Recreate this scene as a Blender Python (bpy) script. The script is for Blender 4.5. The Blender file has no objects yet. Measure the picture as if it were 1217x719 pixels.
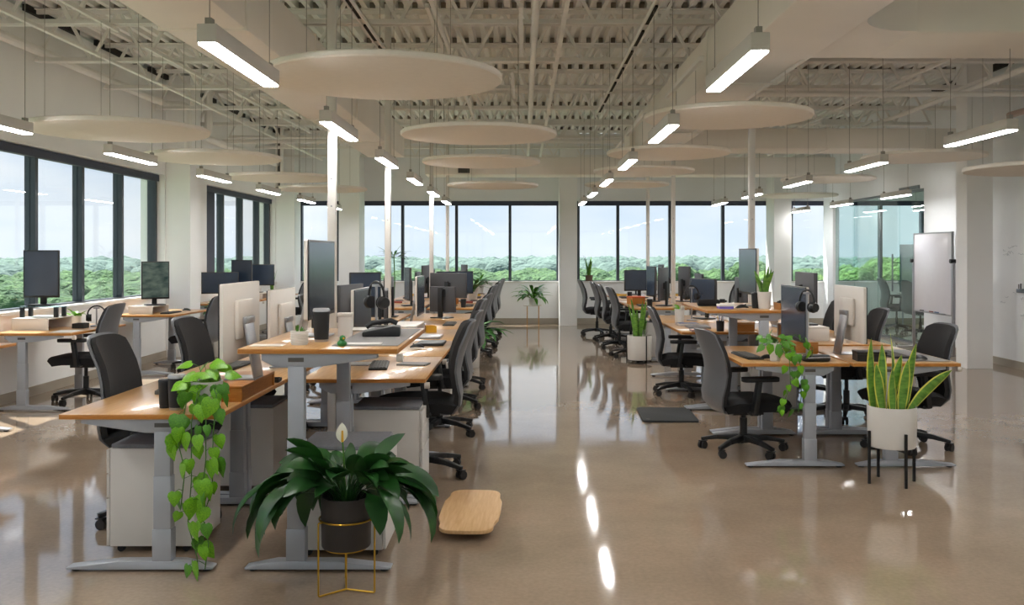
import bpy, bmesh, math, random
from mathutils import Vector, Matrix
random.seed(7)
PI = math.pi
R = math.radians
S = bpy.context.scene
COL = S.collection

# ------------------------------------------------------------------ camera, sky, sun, exposure
cam_d = bpy.data.cameras.new('camera')
cam = bpy.data.objects.new('camera', cam_d); COL.objects.link(cam)
cam.location = (0, 0, 1.5); cam.rotation_euler = (PI/2, 0, 0)
cam_d.sensor_width = 36.0; cam_d.lens = 36.0*1100/1217
cam_d.shift_x = -13.5/1217; cam_d.shift_y = -57.5/1217
cam_d.clip_end = 2000
S.camera = cam
S.view_settings.view_transform = 'Standard'
S.view_settings.look = 'None'
S.view_settings.gamma = 1.0
S.view_settings.use_curve_mapping = False
S.view_settings.exposure = 0.25
S.cycles.max_bounces = 10
S.cycles.diffuse_bounces = 8
S.cycles.transparent_max_bounces = 16
S.cycles.sample_clamp_indirect = 10.0

SKY_STRENGTH = 1.12
SUN_STRENGTH = 13.0
LAMP_DOWN = 58.0

def lin(h):
    h = h.lstrip('#'); out = []
    for i in (0, 2, 4):
        c = int(h[i:i+2], 16)/255
        out.append(c/12.92 if c <= .04045 else ((c+.055)/1.055)**2.4)
    return (*out, 1.0)

w = bpy.data.worlds.new('sky'); S.world = w; w.use_nodes = True
nt = w.node_tree; nt.nodes.clear()
wo = nt.nodes.new('ShaderNodeOutputWorld'); wb = nt.nodes.new('ShaderNodeBackground')
tc = nt.nodes.new('ShaderNodeTexCoord'); sp = nt.nodes.new('ShaderNodeSeparateXYZ')
rp = nt.nodes.new('ShaderNodeValToRGB')
rp.color_ramp.elements[0].position = 0.0; rp.color_ramp.elements[0].color = (.68, .76, .85, 1)
rp.color_ramp.elements[1].position = 0.6; rp.color_ramp.elements[1].color = (.34, .5, .78, 1)
e = rp.color_ramp.elements.new(.12); e.color = (.52, .63, .78, 1)
nz = nt.nodes.new('ShaderNodeTexNoise'); nz.inputs['Scale'].default_value = 3.2; nz.inputs['Detail'].default_value = 6
mp = nt.nodes.new('ShaderNodeMapping'); mp.inputs['Scale'].default_value = (1, 1, 3.5)
cr = nt.nodes.new('ShaderNodeValToRGB')
cr.color_ramp.elements[0].position = .42; cr.color_ramp.elements[1].position = .64
mx = nt.nodes.new('ShaderNodeMixRGB'); mx.inputs['Color2'].default_value = (.82, .84, .87, 1)
L = nt.links.new
L(tc.outputs['Generated'], sp.inputs[0]); L(sp.outputs['Z'], rp.inputs[0])
L(tc.outputs['Generated'], mp.inputs[0]); L(mp.outputs[0], nz.inputs['Vector'])
L(nz.outputs['Fac'], cr.inputs[0]); L(cr.outputs[0], mx.inputs['Fac']); L(rp.outputs[0], mx.inputs['Color1'])
L(mx.outputs[0], wb.inputs['Color']); wb.inputs['Strength'].default_value = SKY_STRENGTH
L(wb.outputs[0], wo.inputs[0])

sd = bpy.data.lights.new('sun', 'SUN'); sd.energy = SUN_STRENGTH; sd.angle = R(.6); sd.color = (1, .95, .87)
sun = bpy.data.objects.new('sun', sd); COL.objects.link(sun)
# the sun stands high over the window side
sdir = Vector((.483, -.43, -1)).normalized()
sun.rotation_euler = sdir.to_track_quat('-Z', 'Y').to_euler(); sun.location = (-20, 10, 40)

# ------------------------------------------------------------------ materials
M = {}
def mat(name, color, rough=.5, metal=0., spec=.5, var=0., vscale=6., stretch=(1,1,1), color2=None, bump=0., bscale=40., coat=0., trans=0.):
    m = bpy.data.materials.new(name); m.use_nodes = True
    n = m.node_tree.nodes; l = m.node_tree.links
    b = n['Principled BSDF']
    c = lin(color) if isinstance(color, str) else color
    b.inputs['Base Color'].default_value = c
    b.inputs['Roughness'].default_value = rough; b.inputs['Metallic'].default_value = metal
    b.inputs['Specular IOR Level'].default_value = spec
    if coat: b.inputs['Coat Weight'].default_value = coat; b.inputs['Coat Roughness'].default_value = .08
    t = None
    if var or color2 or bump:
        t = n.new('ShaderNodeTexCoord'); mpn = n.new('ShaderNodeMapping'); mpn.inputs['Scale'].default_value = stretch
        l.new(t.outputs['Object'], mpn.inputs[0])
    if var or color2:
        z = n.new('ShaderNodeTexNoise'); z.inputs['Scale'].default_value = vscale; z.inputs['Detail'].default_value = 5
        l.new(mpn.outputs[0], z.inputs['Vector'])
        r = n.new('ShaderNodeValToRGB'); r.color_ramp.elements[0].position = .3; r.color_ramp.elements[1].position = .7
        c2 = lin(color2) if color2 else tuple(min(1, x*(1+var)) for x in c[:3])+(1,)
        c1 = c if color2 else tuple(x*(1-var) for x in c[:3])+(1,)
        r.color_ramp.elements[0].color = c1; r.color_ramp.elements[1].color = c2
        l.new(z.outputs['Fac'], r.inputs[0]); l.new(r.outputs[0], b.inputs['Base Color'])
    if bump:
        z2 = n.new('ShaderNodeTexNoise'); z2.inputs['Scale'].default_value = bscale; z2.inputs['Detail'].default_value = 3
        l.new(mpn.outputs[0], z2.inputs['Vector'])
        bp = n.new('ShaderNodeBump'); bp.inputs['Strength'].default_value = bump; bp.inputs['Distance'].default_value = .01 if bscale > 5 else .8
        l.new(z2.outputs['Fac'], bp.inputs['Height']); l.new(bp.outputs[0], b.inputs['Normal'])
    M[name] = m
    return m

mat('wall', '#ebebea', .6, var=.02, vscale=2)
mat('wall_cool', '#e9ebed', .55, var=.02, vscale=2)
mat('deck_paint', '#eae9e6', .6, var=.04, vscale=3)
mat('steel_paint', '#e6e4e0', .55, var=.04, vscale=4)
mat('duct_paint', '#e6e1d9', .6, var=.03, vscale=1.5)
mat('disc_felt', '#e6e1d8', .9, var=.02, vscale=20)
mat('lamp_body', '#c9c5c0', .45, metal=.0, var=.03)
mat('baseboard', '#a39a8c', .5, var=.03)
mat('mullion', '#3a4048', .4, metal=.3, var=.05)
mat('blind', '#3b4152', .7, var=.05)
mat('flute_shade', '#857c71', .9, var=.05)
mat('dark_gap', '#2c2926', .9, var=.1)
mat('sill', '#dcdad6', .4, var=.02)
mat('pole', '#d6d3ce', .4, var=.02)
mat('cable', '#98938d', .5, metal=.5, var=.05)
mat('bamboo', '#b98850', .3, spec=.5, color2='#cb9f68', vscale=5, stretch=(14, 1, 14), coat=.35)
mat('bamboo_edge', '#c08036', .4, color2='#a96a28', vscale=8, stretch=(3, 3, 40))
mat('board_wood', '#d0a470', .4, color2='#dfb988', vscale=4, stretch=(20, 1, 20))
mat('frame_silver', '#a3a7ae', .4, metal=.15, var=.03)
mat('pedestal', '#d0cdc8', .45, var=.02)
mat('pedestal_top', '#77797f', .9, var=.08, vscale=60)
mat('gap', '#55534f', .8, var=.05)
mat('plastic_black', '#17181a', .45, var=.1)
mat('shell_grey', '#626468', .36, var=.04)
mat('fabric_black', '#1b1b1d', .95, var=.15, vscale=120, bump=.3, bscale=300)
mat('fabric_dark', '#2c2b2c', .95, var=.12, vscale=120, bump=.3, bscale=300)
mat('caster', '#1c1b1b', .5, var=.1)
mat('screen', '#232c3a', .2, spec=.8, color2='#34445a', vscale=1.2)
mat('screen_image', '#1f3a3c', .15, spec=.6, color2='#6d7f78', vscale=6, stretch=(1, 1, 2.2))
mat('monitor_white', '#d9d3cb', .4, var=.02)
mat('monitor_dark', '#4a4a4d', .45, var=.05)
mat('bezel', '#131416', .35, var=.1)
mat('silver', '#a7a7aa', .3, metal=.75, var=.03)
mat('white_pot', '#dcd9d3', .4, var=.02)
mat('black_pot', '#2b2827', .5, var=.06)
mat('soil', '#3a2c20', .95, color2='#241a12', vscale=60)
mat('gold', '#c29a35', .3, metal=.85, var=.05)
mat('iron_black', '#1a1a1a', .5, metal=.3, var=.1)
mat('terracotta', '#6b5546', .7, var=.1)
mat('leaf_lily', '#16361a', .36, color2='#285820', vscale=9)
mat('leaf_pothos', '#4f8f14', .4, color2='#7fb81f', vscale=14)
mat('leaf_deep', '#3a701c', .4, color2='#5a9926', vscale=14)
mat('leaf_fern', '#2f6127', .5, color2='#47853a', vscale=14)
mat('leaf_snake', '#3f7026', .42, color2='#78a63e', vscale=16, stretch=(1, 1, 3))
mat('leaf_edge', '#d0cf55', .45, var=.06)
mat('stem', '#3f6d1e', .55, var=.1)
mat('spathe', '#e8e8d8', .5, var=.03)
mat('paper', '#dfdcd6', .7, var=.03)
mat('paper_orange', '#c4572a', .6, var=.1)
mat('book_blue', '#4b6387', .6, var=.1)
mat('book_red', '#8a3a30', .6, var=.1)
mat('yellow', '#d9a72a', .6, var=.1)
mat('duck_green', '#1f7a3a', .35, var=.1)
mat('felt_grey', '#8e8c8b', .95, var=.06, vscale=80)
mat('mat_rubber', '#2e3031', .85, var=.1, vscale=60)
mat('purple', '#6c61b8', .5, var=.1)
mat('whiteboard', '#e2e0e6', .2, var=.015)
mat('scribble', '#9aa0a8', .6, var=.05)
mat('handle_steel', '#7f868c', .3, metal=.8, var=.03)
mat('pipe_red', '#b9a097', .5, var=.04)
mat('terrain', '#76876a', .95, color2='#8c9a78', vscale=.02)
mat('trunk', '#4a3b2c', .9, var=.15)
mat('forest_haze', '#50655f', .95, color2='#6c8278', vscale=.35, bump=1., bscale=.9)  # blue-green tone puts distance haze into the tree colour
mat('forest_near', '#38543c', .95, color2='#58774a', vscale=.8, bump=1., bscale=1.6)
mat('tree_bright', '#4b6b30', .95, color2='#6f8f48', vscale=1.2, bump=1., bscale=2.)
mat('tree_deep', '#365632', .95, color2='#527244', vscale=1.2, bump=1., bscale=2.)
mat('facade', '#c9cbd0', .7, var=.04)

def floor_mat():
    m = bpy.data.materials.new('polished_concrete'); m.use_nodes = True
    n = m.node_tree.nodes; l = m.node_tree.links; b = n['Principled BSDF']
    t = n.new('ShaderNodeTexCoord')
    z = n.new('ShaderNodeTexNoise'); z.inputs['Scale'].default_value = .9; z.inputs['Detail'].default_value = 9; z.inputs['Roughness'].default_value = .65
    l.new(t.outputs['Object'], z.inputs['Vector'])
    r = n.new('ShaderNodeValToRGB'); r.color_ramp.elements[0].position = .3; r.color_ramp.elements[1].position = .72
    r.color_ramp.elements[0].color = lin('#8c7a67'); r.color_ramp.elements[1].color = lin('#a5927e')
    l.new(z.outputs['Fac'], r.inputs[0])
    z3 = n.new('ShaderNodeTexNoise'); z3.inputs['Scale'].default_value = 45; z3.inputs['Detail'].default_value = 4
    l.new(t.outputs['Object'], z3.inputs['Vector'])
    mxx = n.new('ShaderNodeMixRGB'); mxx.blend_type = 'OVERLAY'; mxx.inputs['Fac'].default_value = .18
    l.new(r.outputs[0], mxx.inputs['Color1']); l.new(z3.outputs['Fac'], mxx.inputs['Color2'])
    l.new(mxx.outputs[0], b.inputs['Base Color'])
    rr = n.new('ShaderNodeMapRange'); rr.inputs['To Min'].default_value = .03; rr.inputs['To Max'].default_value = .1
    l.new(z.outputs['Fac'], rr.inputs['Value']); l.new(rr.outputs[0], b.inputs['Roughness'])
    b.inputs['Specular IOR Level'].default_value = .65
    z2 = n.new('ShaderNodeTexNoise'); z2.inputs['Scale'].default_value = 2.2; z2.inputs['Detail'].default_value = 2
    l.new(t.outputs['Object'], z2.inputs['Vector'])
    bp = n.new('ShaderNodeBump'); bp.inputs['Strength'].default_value = .1; bp.inputs['Distance'].default_value = .01
    l.new(z2.outputs['Fac'], bp.inputs['Height']); l.new(bp.outputs[0], b.inputs['Normal'])
    M['floor'] = m
floor_mat()

def glass_mat(name, tint, refl):
    m = bpy.data.materials.new(name); m.use_nodes = True
    n = m.node_tree.nodes; l = m.node_tree.links; n.clear()
    o = n.new('ShaderNodeOutputMaterial'); t = n.new('ShaderNodeBsdfTransparent'); g = n.new('ShaderNodeBsdfGlossy')
    t.inputs[0].default_value = lin(tint); g.inputs['Roughness'].default_value = .02
    lw = n.new('ShaderNodeLayerWeight'); lw.inputs['Blend'].default_value = .5
    pw = n.new('ShaderNodeMath'); pw.operation = 'POWER'; pw.inputs[1].default_value = 5
    f = n.new('ShaderNodeMapRange'); f.inputs['To Min'].default_value = refl; f.inputs['To Max'].default_value = 1
    l.new(lw.outputs['Facing'], pw.inputs[0]); l.new(pw.outputs[0], f.inputs['Value'])
    x = n.new('ShaderNodeMixShader')
    l.new(f.outputs[0], x.inputs[0]); l.new(t.outputs[0], x.inputs[1]); l.new(g.outputs[0], x.inputs[2]); l.new(x.outputs[0], o.inputs[0])
    M[name] = m
glass_mat('glass', '#f8fbfc', .025)
glass_mat('glass_green', '#e3f0ee', .03)

def emit_mat(name, color, strength):
    m = bpy.data.materials.new(name); m.use_nodes = True
    n = m.node_tree.nodes; n.clear()
    o = n.new('ShaderNodeOutputMaterial'); em = n.new('ShaderNodeEmission')
    em.inputs[0].default_value = color; em.inputs[1].default_value = strength
    m.node_tree.links.new(em.outputs[0], o.inputs[0]); M[name] = m
emit_mat('lamp_down', (1, .985, .965, 1), LAMP_DOWN)

# ------------------------------------------------------------------ mesh helpers
class MB:
    def __init__(s): s.v = []; s.f = []; s.mi = []; s.cur = 0
    def add(s, vs, fs):
        o = len(s.v); s.v += [tuple(p) for p in vs]
        for f in fs: s.f.append(tuple(i+o for i in f)); s.mi.append(s.cur)
        return s
    def mat(s, i): s.cur = i; return s
    def box(s, x0, x1, y0, y1, z0, z1, mtx=None):
        vs = [Vector((x, y, z)) for z in (z0, z1) for y in (y0, y1) for x in (x0, x1)]
        if mtx: vs = [mtx @ p for p in vs]
        return s.add(vs, [(0,2,3,1), (4,5,7,6), (0,1,5,4), (2,6,7,3), (0,4,6,2), (1,3,7,5)])
    def bar(s, p0, p1, wd, h, up=(0,0,1), w2=None, h2=None):
        p0 = Vector(p0); p1 = Vector(p1); d = (p1-p0).normalized(); u = Vector(up)
        if abs(d.dot(u)) > .98: u = Vector((1,0,0))
        a = d.cross(u).normalized(); b = a.cross(d).normalized()
        w2 = wd if w2 is None else w2; h2 = h if h2 is None else h2
        vs = []
        for p, ww, hh in ((p0, wd, h), (p1, w2, h2)):
            for sx, sy in ((-1,-1), (1,-1), (1,1), (-1,1)): vs.append(p+a*sx*ww/2+b*sy*hh/2)
        return s.add(vs, [(3,2,1,0), (4,5,6,7), (0,1,5,4), (1,2,6,5), (2,3,7,6), (3,0,4,7)])
    def tube(s, pts, r, n=8, cap=True):
        pts = [Vector(p) for p in pts]; m = len(pts); vs = []
        rs = r if isinstance(r, (list, tuple)) else [r]*m
        prev = None
        for i, p in enumerate(pts):
            d = (pts[min(i+1, m-1)]-pts[max(i-1, 0)]).normalized()
            if prev is None:
                u = Vector((0,0,1)) if abs(d.z) < .9 else Vector((1,0,0)); a = d.cross(u).normalized()
            else:
                a = prev-d*prev.dot(d); a.normalize()
            prev = a; b = d.cross(a)
            for k in range(n):
                t = 2*PI*k/n; vs.append(p+(a*math.cos(t)+b*math.sin(t))*rs[i])
        fs = []
        for i in range(m-1):
            for k in range(n):
                k2 = (k+1) % n; fs.append((i*n+k, i*n+k2, (i+1)*n+k2, (i+1)*n+k))
        if cap: fs.append(tuple(range(n-1, -1, -1))); fs.append(tuple((m-1)*n+k for k in range(n)))
        return s.add(vs, fs)
    def lathe(s, prof, c=(0,0,0), n=24, cap=True):
        vs = []; c = Vector(c); m = len(prof)
        for r, z in prof:
            for k in range(n):
                t = 2*PI*k/n; vs.append(c+Vector((r*math.cos(t), r*math.sin(t), z)))
        fs = []
        for i in range(m-1):
            for k in range(n):
                k2 = (k+1) % n; fs.append((i*n+k, i*n+k2, (i+1)*n+k2, (i+1)*n+k))
        if cap: fs.append(tuple(range(n-1, -1, -1))); fs.append(tuple((m-1)*n+k for k in range(n)))
        return s.add(vs, fs)
    def prism(s, pts, z0, z1, mtx=None):
        n = len(pts)
        vs = [Vector((x, y, z0)) for x, y in pts]+[Vector((x, y, z1)) for x, y in pts]
        if mtx: vs = [mtx @ p for p in vs]
        fs = [tuple(range(n-1, -1, -1)), tuple(range(n, 2*n))]+[(i, (i+1) % n, n+(i+1) % n, n+i) for i in range(n)]
        return s.add(vs, fs)
    def sheet(s, P, th):
        # P[i][j] grid of points, thickened along its normals
        a = len(P); b = len(P[0]); top = []; bot = []
        for i in range(a):
            for j in range(b):
                du = P[min(i+1, a-1)][j]-P[max(i-1, 0)][j]; dv = P[i][min(j+1, b-1)]-P[i][max(j-1, 0)]
                nn = du.cross(dv).normalized(); top.append(P[i][j]+nn*th/2); bot.append(P[i][j]-nn*th/2)
        vs = top+bot; o = a*b; fs = []
        for i in range(a-1):
            for j in range(b-1):
                q = (i*b+j, (i+1)*b+j, (i+1)*b+j+1, i*b+j+1); fs.append(q); fs.append(tuple(o+k for k in reversed(q)))
        for i in range(a-1):
            fs.append((i*b, o+i*b, o+(i+1)*b, (i+1)*b)); j = b-1
            fs.append(((i+1)*b+j, o+(i+1)*b+j, o+i*b+j, i*b+j))
        for j in range(b-1):
            fs.append((j+1, o+j+1, o+j, j)); i = (a-1)*b
            fs.append((i+j, o+i+j, o+i+j+1, i+j+1))
        return s.add(vs, fs)
    def mesh(s, name, mats, bevel=0, smooth=35, seg=2):
        me = bpy.data.meshes.new(name); me.from_pydata(s.v, [], s.f)
        mats = mats if isinstance(mats, (list, tuple)) else [mats]
        for k in mats: me.materials.append(M[k])
        me.polygons.foreach_set('material_index', s.mi)
        if bevel:
            bm = bmesh.new(); bm.from_mesh(me)
            ed = [e_ for e_ in bm.edges if len(e_.link_faces) == 2 and e_.calc_face_angle(0) > R(40)]
            bmesh.ops.bevel(bm, geom=ed, offset=bevel, segments=seg, profile=.5, affect='EDGES', clamp_overlap=True)
            bm.to_mesh(me); bm.free()
        if smooth:
            me.polygons.foreach_set('use_smooth', [True]*len(me.polygons))
            me.set_sharp_from_angle(angle=R(smooth))
        me.update()
        return me
    def build(s, name, mats, parent=None, bevel=0, smooth=35, loc=(0,0,0), seg=2):
        return link(name, s.mesh(name, mats, bevel, smooth, seg), parent, loc)

def link(name, data, parent=None, loc=(0,0,0), rot=(0,0,0)):
    o = bpy.data.objects.new(name, data); COL.objects.link(o)
    o.location = loc; o.rotation_euler = rot
    if parent: o.parent = parent
    return o
def thing(name, label, cat, loc=(0,0,0), rz=0, group=None):
    o = link(name, None, None, loc, (0,0,rz)); o.empty_display_size = .1
    return tag(o, label, cat, group)
def tag(o, label, cat, group=None):
    o['label'] = label; o['category'] = cat
    if group: o['group'] = group
    return o
def struct(o): o['kind'] = 'structure'; return o
def copy_tree(o, parent=None):
    c = o.copy(); COL.objects.link(c)
    if parent: c.parent = parent
    for ch in KIDS.get(o.name, []) : copy_tree(ch, c)
    return c
KIDS = {}
def index_kids(root):
    # remembers the children of a finished thing, so that copying does not search the whole scene
    for ch in root.children:
        KIDS.setdefault(root.name, []).append(ch); index_kids(ch)
def dup(root, loc, rz, label, group=None):
    c = copy_tree(root); c.location = loc; c.rotation_euler = (0, 0, rz); c['label'] = label
    if group: c['group'] = group
    for ch in c.children: pass
    return c
def rrect(x0, x1, y0, y1, r, n=5):
    out = []
    for cx, cy, a0 in ((x1-r, y1-r, 0), (x0+r, y1-r, 90), (x0+r, y0+r, 180), (x1-r, y0+r, 270)):
        for k in range(n+1):
            a = R(a0+90*k/n); out.append((cx+r*math.cos(a), cy+r*math.sin(a)))
    return out

# ------------------------------------------------------------------ the room
XL, XR, YF, YB, ZD = -5.2, 6.47, 19.95, -5.0, 4.1
SILL, HEAD = .88, 2.65
XM = 9.3          # far side of the meeting room behind the glass

struct(MB().box(-5.6, 9.6, YB-.3, 20.3, -.3, 0).build('floor', 'floor', smooth=0))

# corrugated roof deck: flutes run away from the camera
b = MB(); prof = []; x = -5.6; pitch = .15
while x < 9.6:
    prof += [(x, ZD), (x+.055, ZD), (x+.075, ZD+.075), (x+.13, ZD+.075)]; x += pitch
prof.append((x, ZD))
n_ = len(prof)
b.add([(px, yy, pz) for yy in (YB-.3, 20.3) for px, pz in prof], [(i, i+1, n_+i+1, n_+i) for i in range(n_-1)])
b.box(-5.6, 9.6, YB-.3, 20.3, ZD+.2, ZD+.3)
ceiling = struct(b.build('ceiling', 'deck_paint', smooth=0))

# open web joists across the room, every 1.6 m
jm = MB()
JX0, JX1, ZB, ZT = XL+.05, XR-.05, 3.53, ZD-.01
for zz, s_ in ((ZB, 1), (ZT, -1)):
    jm.box(JX0, JX1, -.055, -.008, zz-.0, zz+s_*.01); jm.box(JX0, JX1, .008, .055, zz, zz+s_*.01)
    jm.box(JX0, JX1, -.014, -.008, zz, zz+s_*.05); jm.box(JX0, JX1, .008, .014, zz, zz+s_*.05)
jm = jm.mesh('joist', 'steel_paint', smooth=0)
fg = MB(); x = -5.6  # dark boxes paint the shade in the flute voids above each joist
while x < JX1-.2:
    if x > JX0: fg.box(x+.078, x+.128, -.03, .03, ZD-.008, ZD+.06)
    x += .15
fg = fg.mesh('flute_shade_box', 'flute_shade', smooth=0)
nweb = 20; sx = (JX1-JX0)/nweb
wmesh = [MB().bar((0, 0, ZB+.01), (sx/2, 0, ZT-.01), .03, .03).mesh('web_bar', 'steel_paint', smooth=0),
         MB().bar((sx/2, 0, ZT-.01), (sx, 0, ZB+.01), .03, .03).mesh('web_bar', 'steel_paint', smooth=0)]
for k in range(-8, 8):
    jo = link('joist', jm, ceiling, (0, 8.2+1.6*k, 0))
    fo = link('flute_shade_box', fg, jo); fo['kind'] = 'stuff'
    if k >= -1:
        for i in range(nweb):
            link('web_bar', wmesh[0], jo, (JX0+i*sx, 0, 0)); link('web_bar', wmesh[1], jo, (JX0+i*sx, 0, 0))
# bridging angles that tie the joists together
for xx in (-4.3, -2.9, .35, 2.6, 4.4):
    MB().box(xx-.02, xx+.02, YB+.4, YF-.2, ZB-.03, ZB-.001).build('bridging', 'steel_paint', ceiling, smooth=0)

def wall(name, boxes, m='wall'):
    b = MB()
    for q in boxes: b.box(*q)
    return struct(b.build(name, m, smooth=0))

# window wall on the left ------------------------------------------------
LG = [[-4.6, -3.5, -2.4, -1.3, -.2, .8], [1.45, 2.55, 3.65, 4.75, 5.85, 6.95], [7.85, 8.98, 10.1, 11.17, 12.27, 13.42], [15.2, 16.4, 17.5, 18.6, 19.4]]
bx = [(XL-.35, XL, YB, 20.3, 0, SILL), (XL-.35, XL, YB, 20.3, HEAD, ZD-.05)]
ys = [YB]+[v for g in LG for v in (g[0], g[-1])]+[20.3]
for i in range(0, len(ys), 2): bx.append((XL-.35, XL, ys[i], ys[i+1], SILL, HEAD))
wall('wall_left', bx)
FG = [[-4.85, -3.98], [-3.55, -2.62, -1.45, -.29, .78], [1.16, 2.05, 3.18, 4.33, 5.42], [5.78, 6.6], [6.78, 7.75, 8.65, 9.25]]
bx = [(-5.2, 9.6, YF, 20.3, 0, SILL), (-5.2, 9.6, YF, 20.3, HEAD, ZD-.002)]
xs = [-5.2]+[v for g in FG for v in (g[0], g[-1])]+[9.6]
for i in range(0, len(xs), 2): bx.append((xs[i], xs[i+1], YF, 20.3, SILL, HEAD))
wall('wall_far', bx, 'wall_cool')
wall('wall_right', [(XR, XR+.12, YB, 14.95, 0, ZD-.002), (XR, XR+.12, 14.95, YF, 2.57, ZD-.002)], 'wall_cool')
wall('wall_meeting_room', [(XM, XM+.2, 14.8, YF, 0, ZD-.002), (XR+.12, XM, 14.8, 14.95, 0, ZD-.002)])
BG = [-4.4, -3.2, -2.0, -.8, .4, 1.6, 2.8, 4.0, 5.2]
wall('wall_back', [(-5.2, 6.47, YB-.3, YB, 0, SILL), (-5.2, 6.47, YB-.3, YB, HEAD, ZD-.002), (-5.2, BG[0], YB-.3, YB, SILL, HEAD), (BG[-1], 6.47, YB-.3, YB, SILL, HEAD)])

wn = [0]
def window(vert, pts, plane, dark=None):
    """vert 'x': glazing runs along y at x = plane; 'y': along x at y = plane"""
    wn[0] += 1
    root = struct(link('window_%d' % wn[0], None)); root.empty_display_size = .1
    def B(a0, a1, d0, d1, z0, z1, name, m, bev=0):
        b = MB()
        if vert == 'x': b.box(plane+d0, plane+d1, a0, a1, z0, z1)
        else: b.box(a0, a1, plane-d1, plane-d0, z0, z1)
        return b.build(name, m, root, smooth=0, bevel=bev)
    a, z = pts[0], pts[-1]
    B(a, z, -.05, .05, SILL, SILL+.05, 'bottom_rail', 'mullion')
    B(a, z, -.05, .05, HEAD-.05, HEAD, 'top_rail', 'mullion')
    B(a+.05, z-.05, .03, .11, HEAD-.1, HEAD-.01, 'blind_cassette', 'blind')
    B(a+.002, z-.002, .0505, .21 if vert == 'x' else .2, SILL+.0005, SILL+.035, 'sill', 'sill')
    for i, p in enumerate(pts):
        q = p+(.03 if i == 0 else -.03 if i == len(pts)-1 else 0)
        B(q-.03, q+.03, -.06, .06, SILL+.05, HEAD-.05, 'mullion', 'mullion')
    for p0, p1 in zip(pts, pts[1:]):
        B(p0+.03, p1-.03, -.006, .006, SILL+.05, HEAD-.05, 'pane', 'glass')
    if dark: B(dark[0], dark[1], .02, .05, SILL+.06, HEAD-.06, 'blind_panel', 'blind')
    return root
for g in LG: window('x', g, XL-.17, (15.4, 15.95) if g[0] == 15.2 else None)
for g in FG: window('y', g, YF+.16)
window('y', BG, YB-.12)  # unseen back windows added behind the camera to let in more light

# columns and pilasters in front of the walls
def column(x0, x1, y0, y1, z1=ZD-.003):
    return struct(MB().box(x0, x1, y0, y1, 0, z1).build('column', 'wall', smooth=0, bevel=.004))
for y0 in (.98, 7.2, 13.45): column(XL, -4.84, y0, y0+.42)
column(XL, -4.8, 19.42, YF)
for x0, x1 in ((-3.84, -3.42), (.755, 1.12), (5.23, 5.58)): column(x0, x1, 19.3, YF)
column(5.8, 6.14, 12.1, 12.41)
# stub brackets where the columns meet the steel
# skirting
def skirt(name, q): struct(MB().box(*q).build(name, 'baseboard', smooth=0))
skirt('baseboard_left', (XL, XL+.015, YB, 19.4, 0, .1))
skirt('baseboard_far', (-4.8, XR, YF-.015, YF, 0, .12))
skirt('baseboard_right', (XR-.015, XR, YB, 14.95, 0, .1))
skirt('baseboard_meeting_room', (XR+.12, XM, YF-.015, YF, 0, .12))
# dark strips paint the shaded gaps where the side walls meet the deck
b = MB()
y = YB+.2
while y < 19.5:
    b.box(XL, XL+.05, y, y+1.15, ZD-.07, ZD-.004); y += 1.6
struct(b.build('shade_strip_1', 'dark_gap', smooth=0))
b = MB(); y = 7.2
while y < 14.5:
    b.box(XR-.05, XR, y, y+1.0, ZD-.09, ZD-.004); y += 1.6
struct(b.build('shade_strip_2', 'dark_gap', smooth=0))

# glass front of the meeting room: fixed panes, rails and a door with a ladder pull
gl = struct(link('wall_glass', None))
for y0, y1 in ((14.98, 16.02), (17.02, 18.2), (18.22, 19.3)):
    MB().box(XR+.04, XR+.055, y0, y1, .04, 2.55).build('pane', 'glass_green', gl, smooth=0)
MB().box(XR+.02, XR+.08, 14.95, 19.35, 2.53, 2.57).build('top_rail', 'handle_steel', gl, smooth=0)
MB().box(XR+.02, XR+.08, 14.95, 19.35, 0, .04).build('bottom_rail', 'handle_steel', gl, smooth=0)
MB().box(XR+.0, XR+.12, 19.35, YF, 0, 2.57).build('end_post', 'wall_cool', gl, smooth=0)
dr = struct(link('door_1', None))
MB().box(XR+.04, XR+.055, 16.04, 17.0, .05, 2.5).build('pane', 'glass_green', dr, smooth=0)
dh = MB()
for xx in (XR-.03, XR+.12): dh.tube([(xx, 16.15, .85), (xx, 16.15, 1.5)], .014)
for zz in (1.0, 1.35): dh.tube([(XR-.03, 16.15, zz), (XR+.12, 16.15, zz)], .009)
dh.build('pull_handle', 'handle_steel', dr)
MB().box(XR-.02, XR+.1, 15.1, 15.9, 2.57, 2.63).build('door_track', 'handle_steel', dr, smooth=0)

# ------------------------------------------------------------------ ducts, pipes, struts overhead
def duct(label, q, seams, axis, caps=True):
    t = thing('air_duct', label, 'duct')
    x0, x1, y0, y1, z0, z1 = q
    MB().box(*q).build('casing', 'duct_paint', t, bevel=.02)
    for s_ in seams:
        g = .012
        if axis == 'y': MB().box(x0-g, x1+g, s_-.015, s_+.015, z0-g, z1+g).build('flange', 'duct_paint', t, smooth=0)
        else: MB().box(s_-.015, s_+.015, y0-g, y1+g, z0-g, z1+g).build('flange', 'duct_paint', t, smooth=0)
    return t
duct('long white air duct over the window-side bench', (-2.35, -1.8, -3, 14.0, 2.96, 3.39), [0, 2, 4, 6, 8, 10, 12], 'y')
duct('long white air duct over the whiteboard-side bench', (1.57, 2.15, -3, 13.05, 2.96, 3.39), [0, 2, 3.6, 5.2, 7.9, 9.5, 11.1], 'y')
duct('white cross duct running from the long aisle duct to the right wall', (1.5, 6.38, 13.08, 13.75, 2.99, 3.28), [2.9, 4.3, 5.7], 'x')
fd = duct('shallow white cross duct nearest the end windows, with a small dark grille', (-1.8, 5.7, 16.9, 17.5, 2.95, 3.27), [-.9, 2.1, 3.6], 'x')
gr = MB(); gr.box(-1.19, -.98, 16.88, 16.9, 2.98, 3.07)
gb = gr.build('grille', 'gap', fd, smooth=0)
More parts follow.
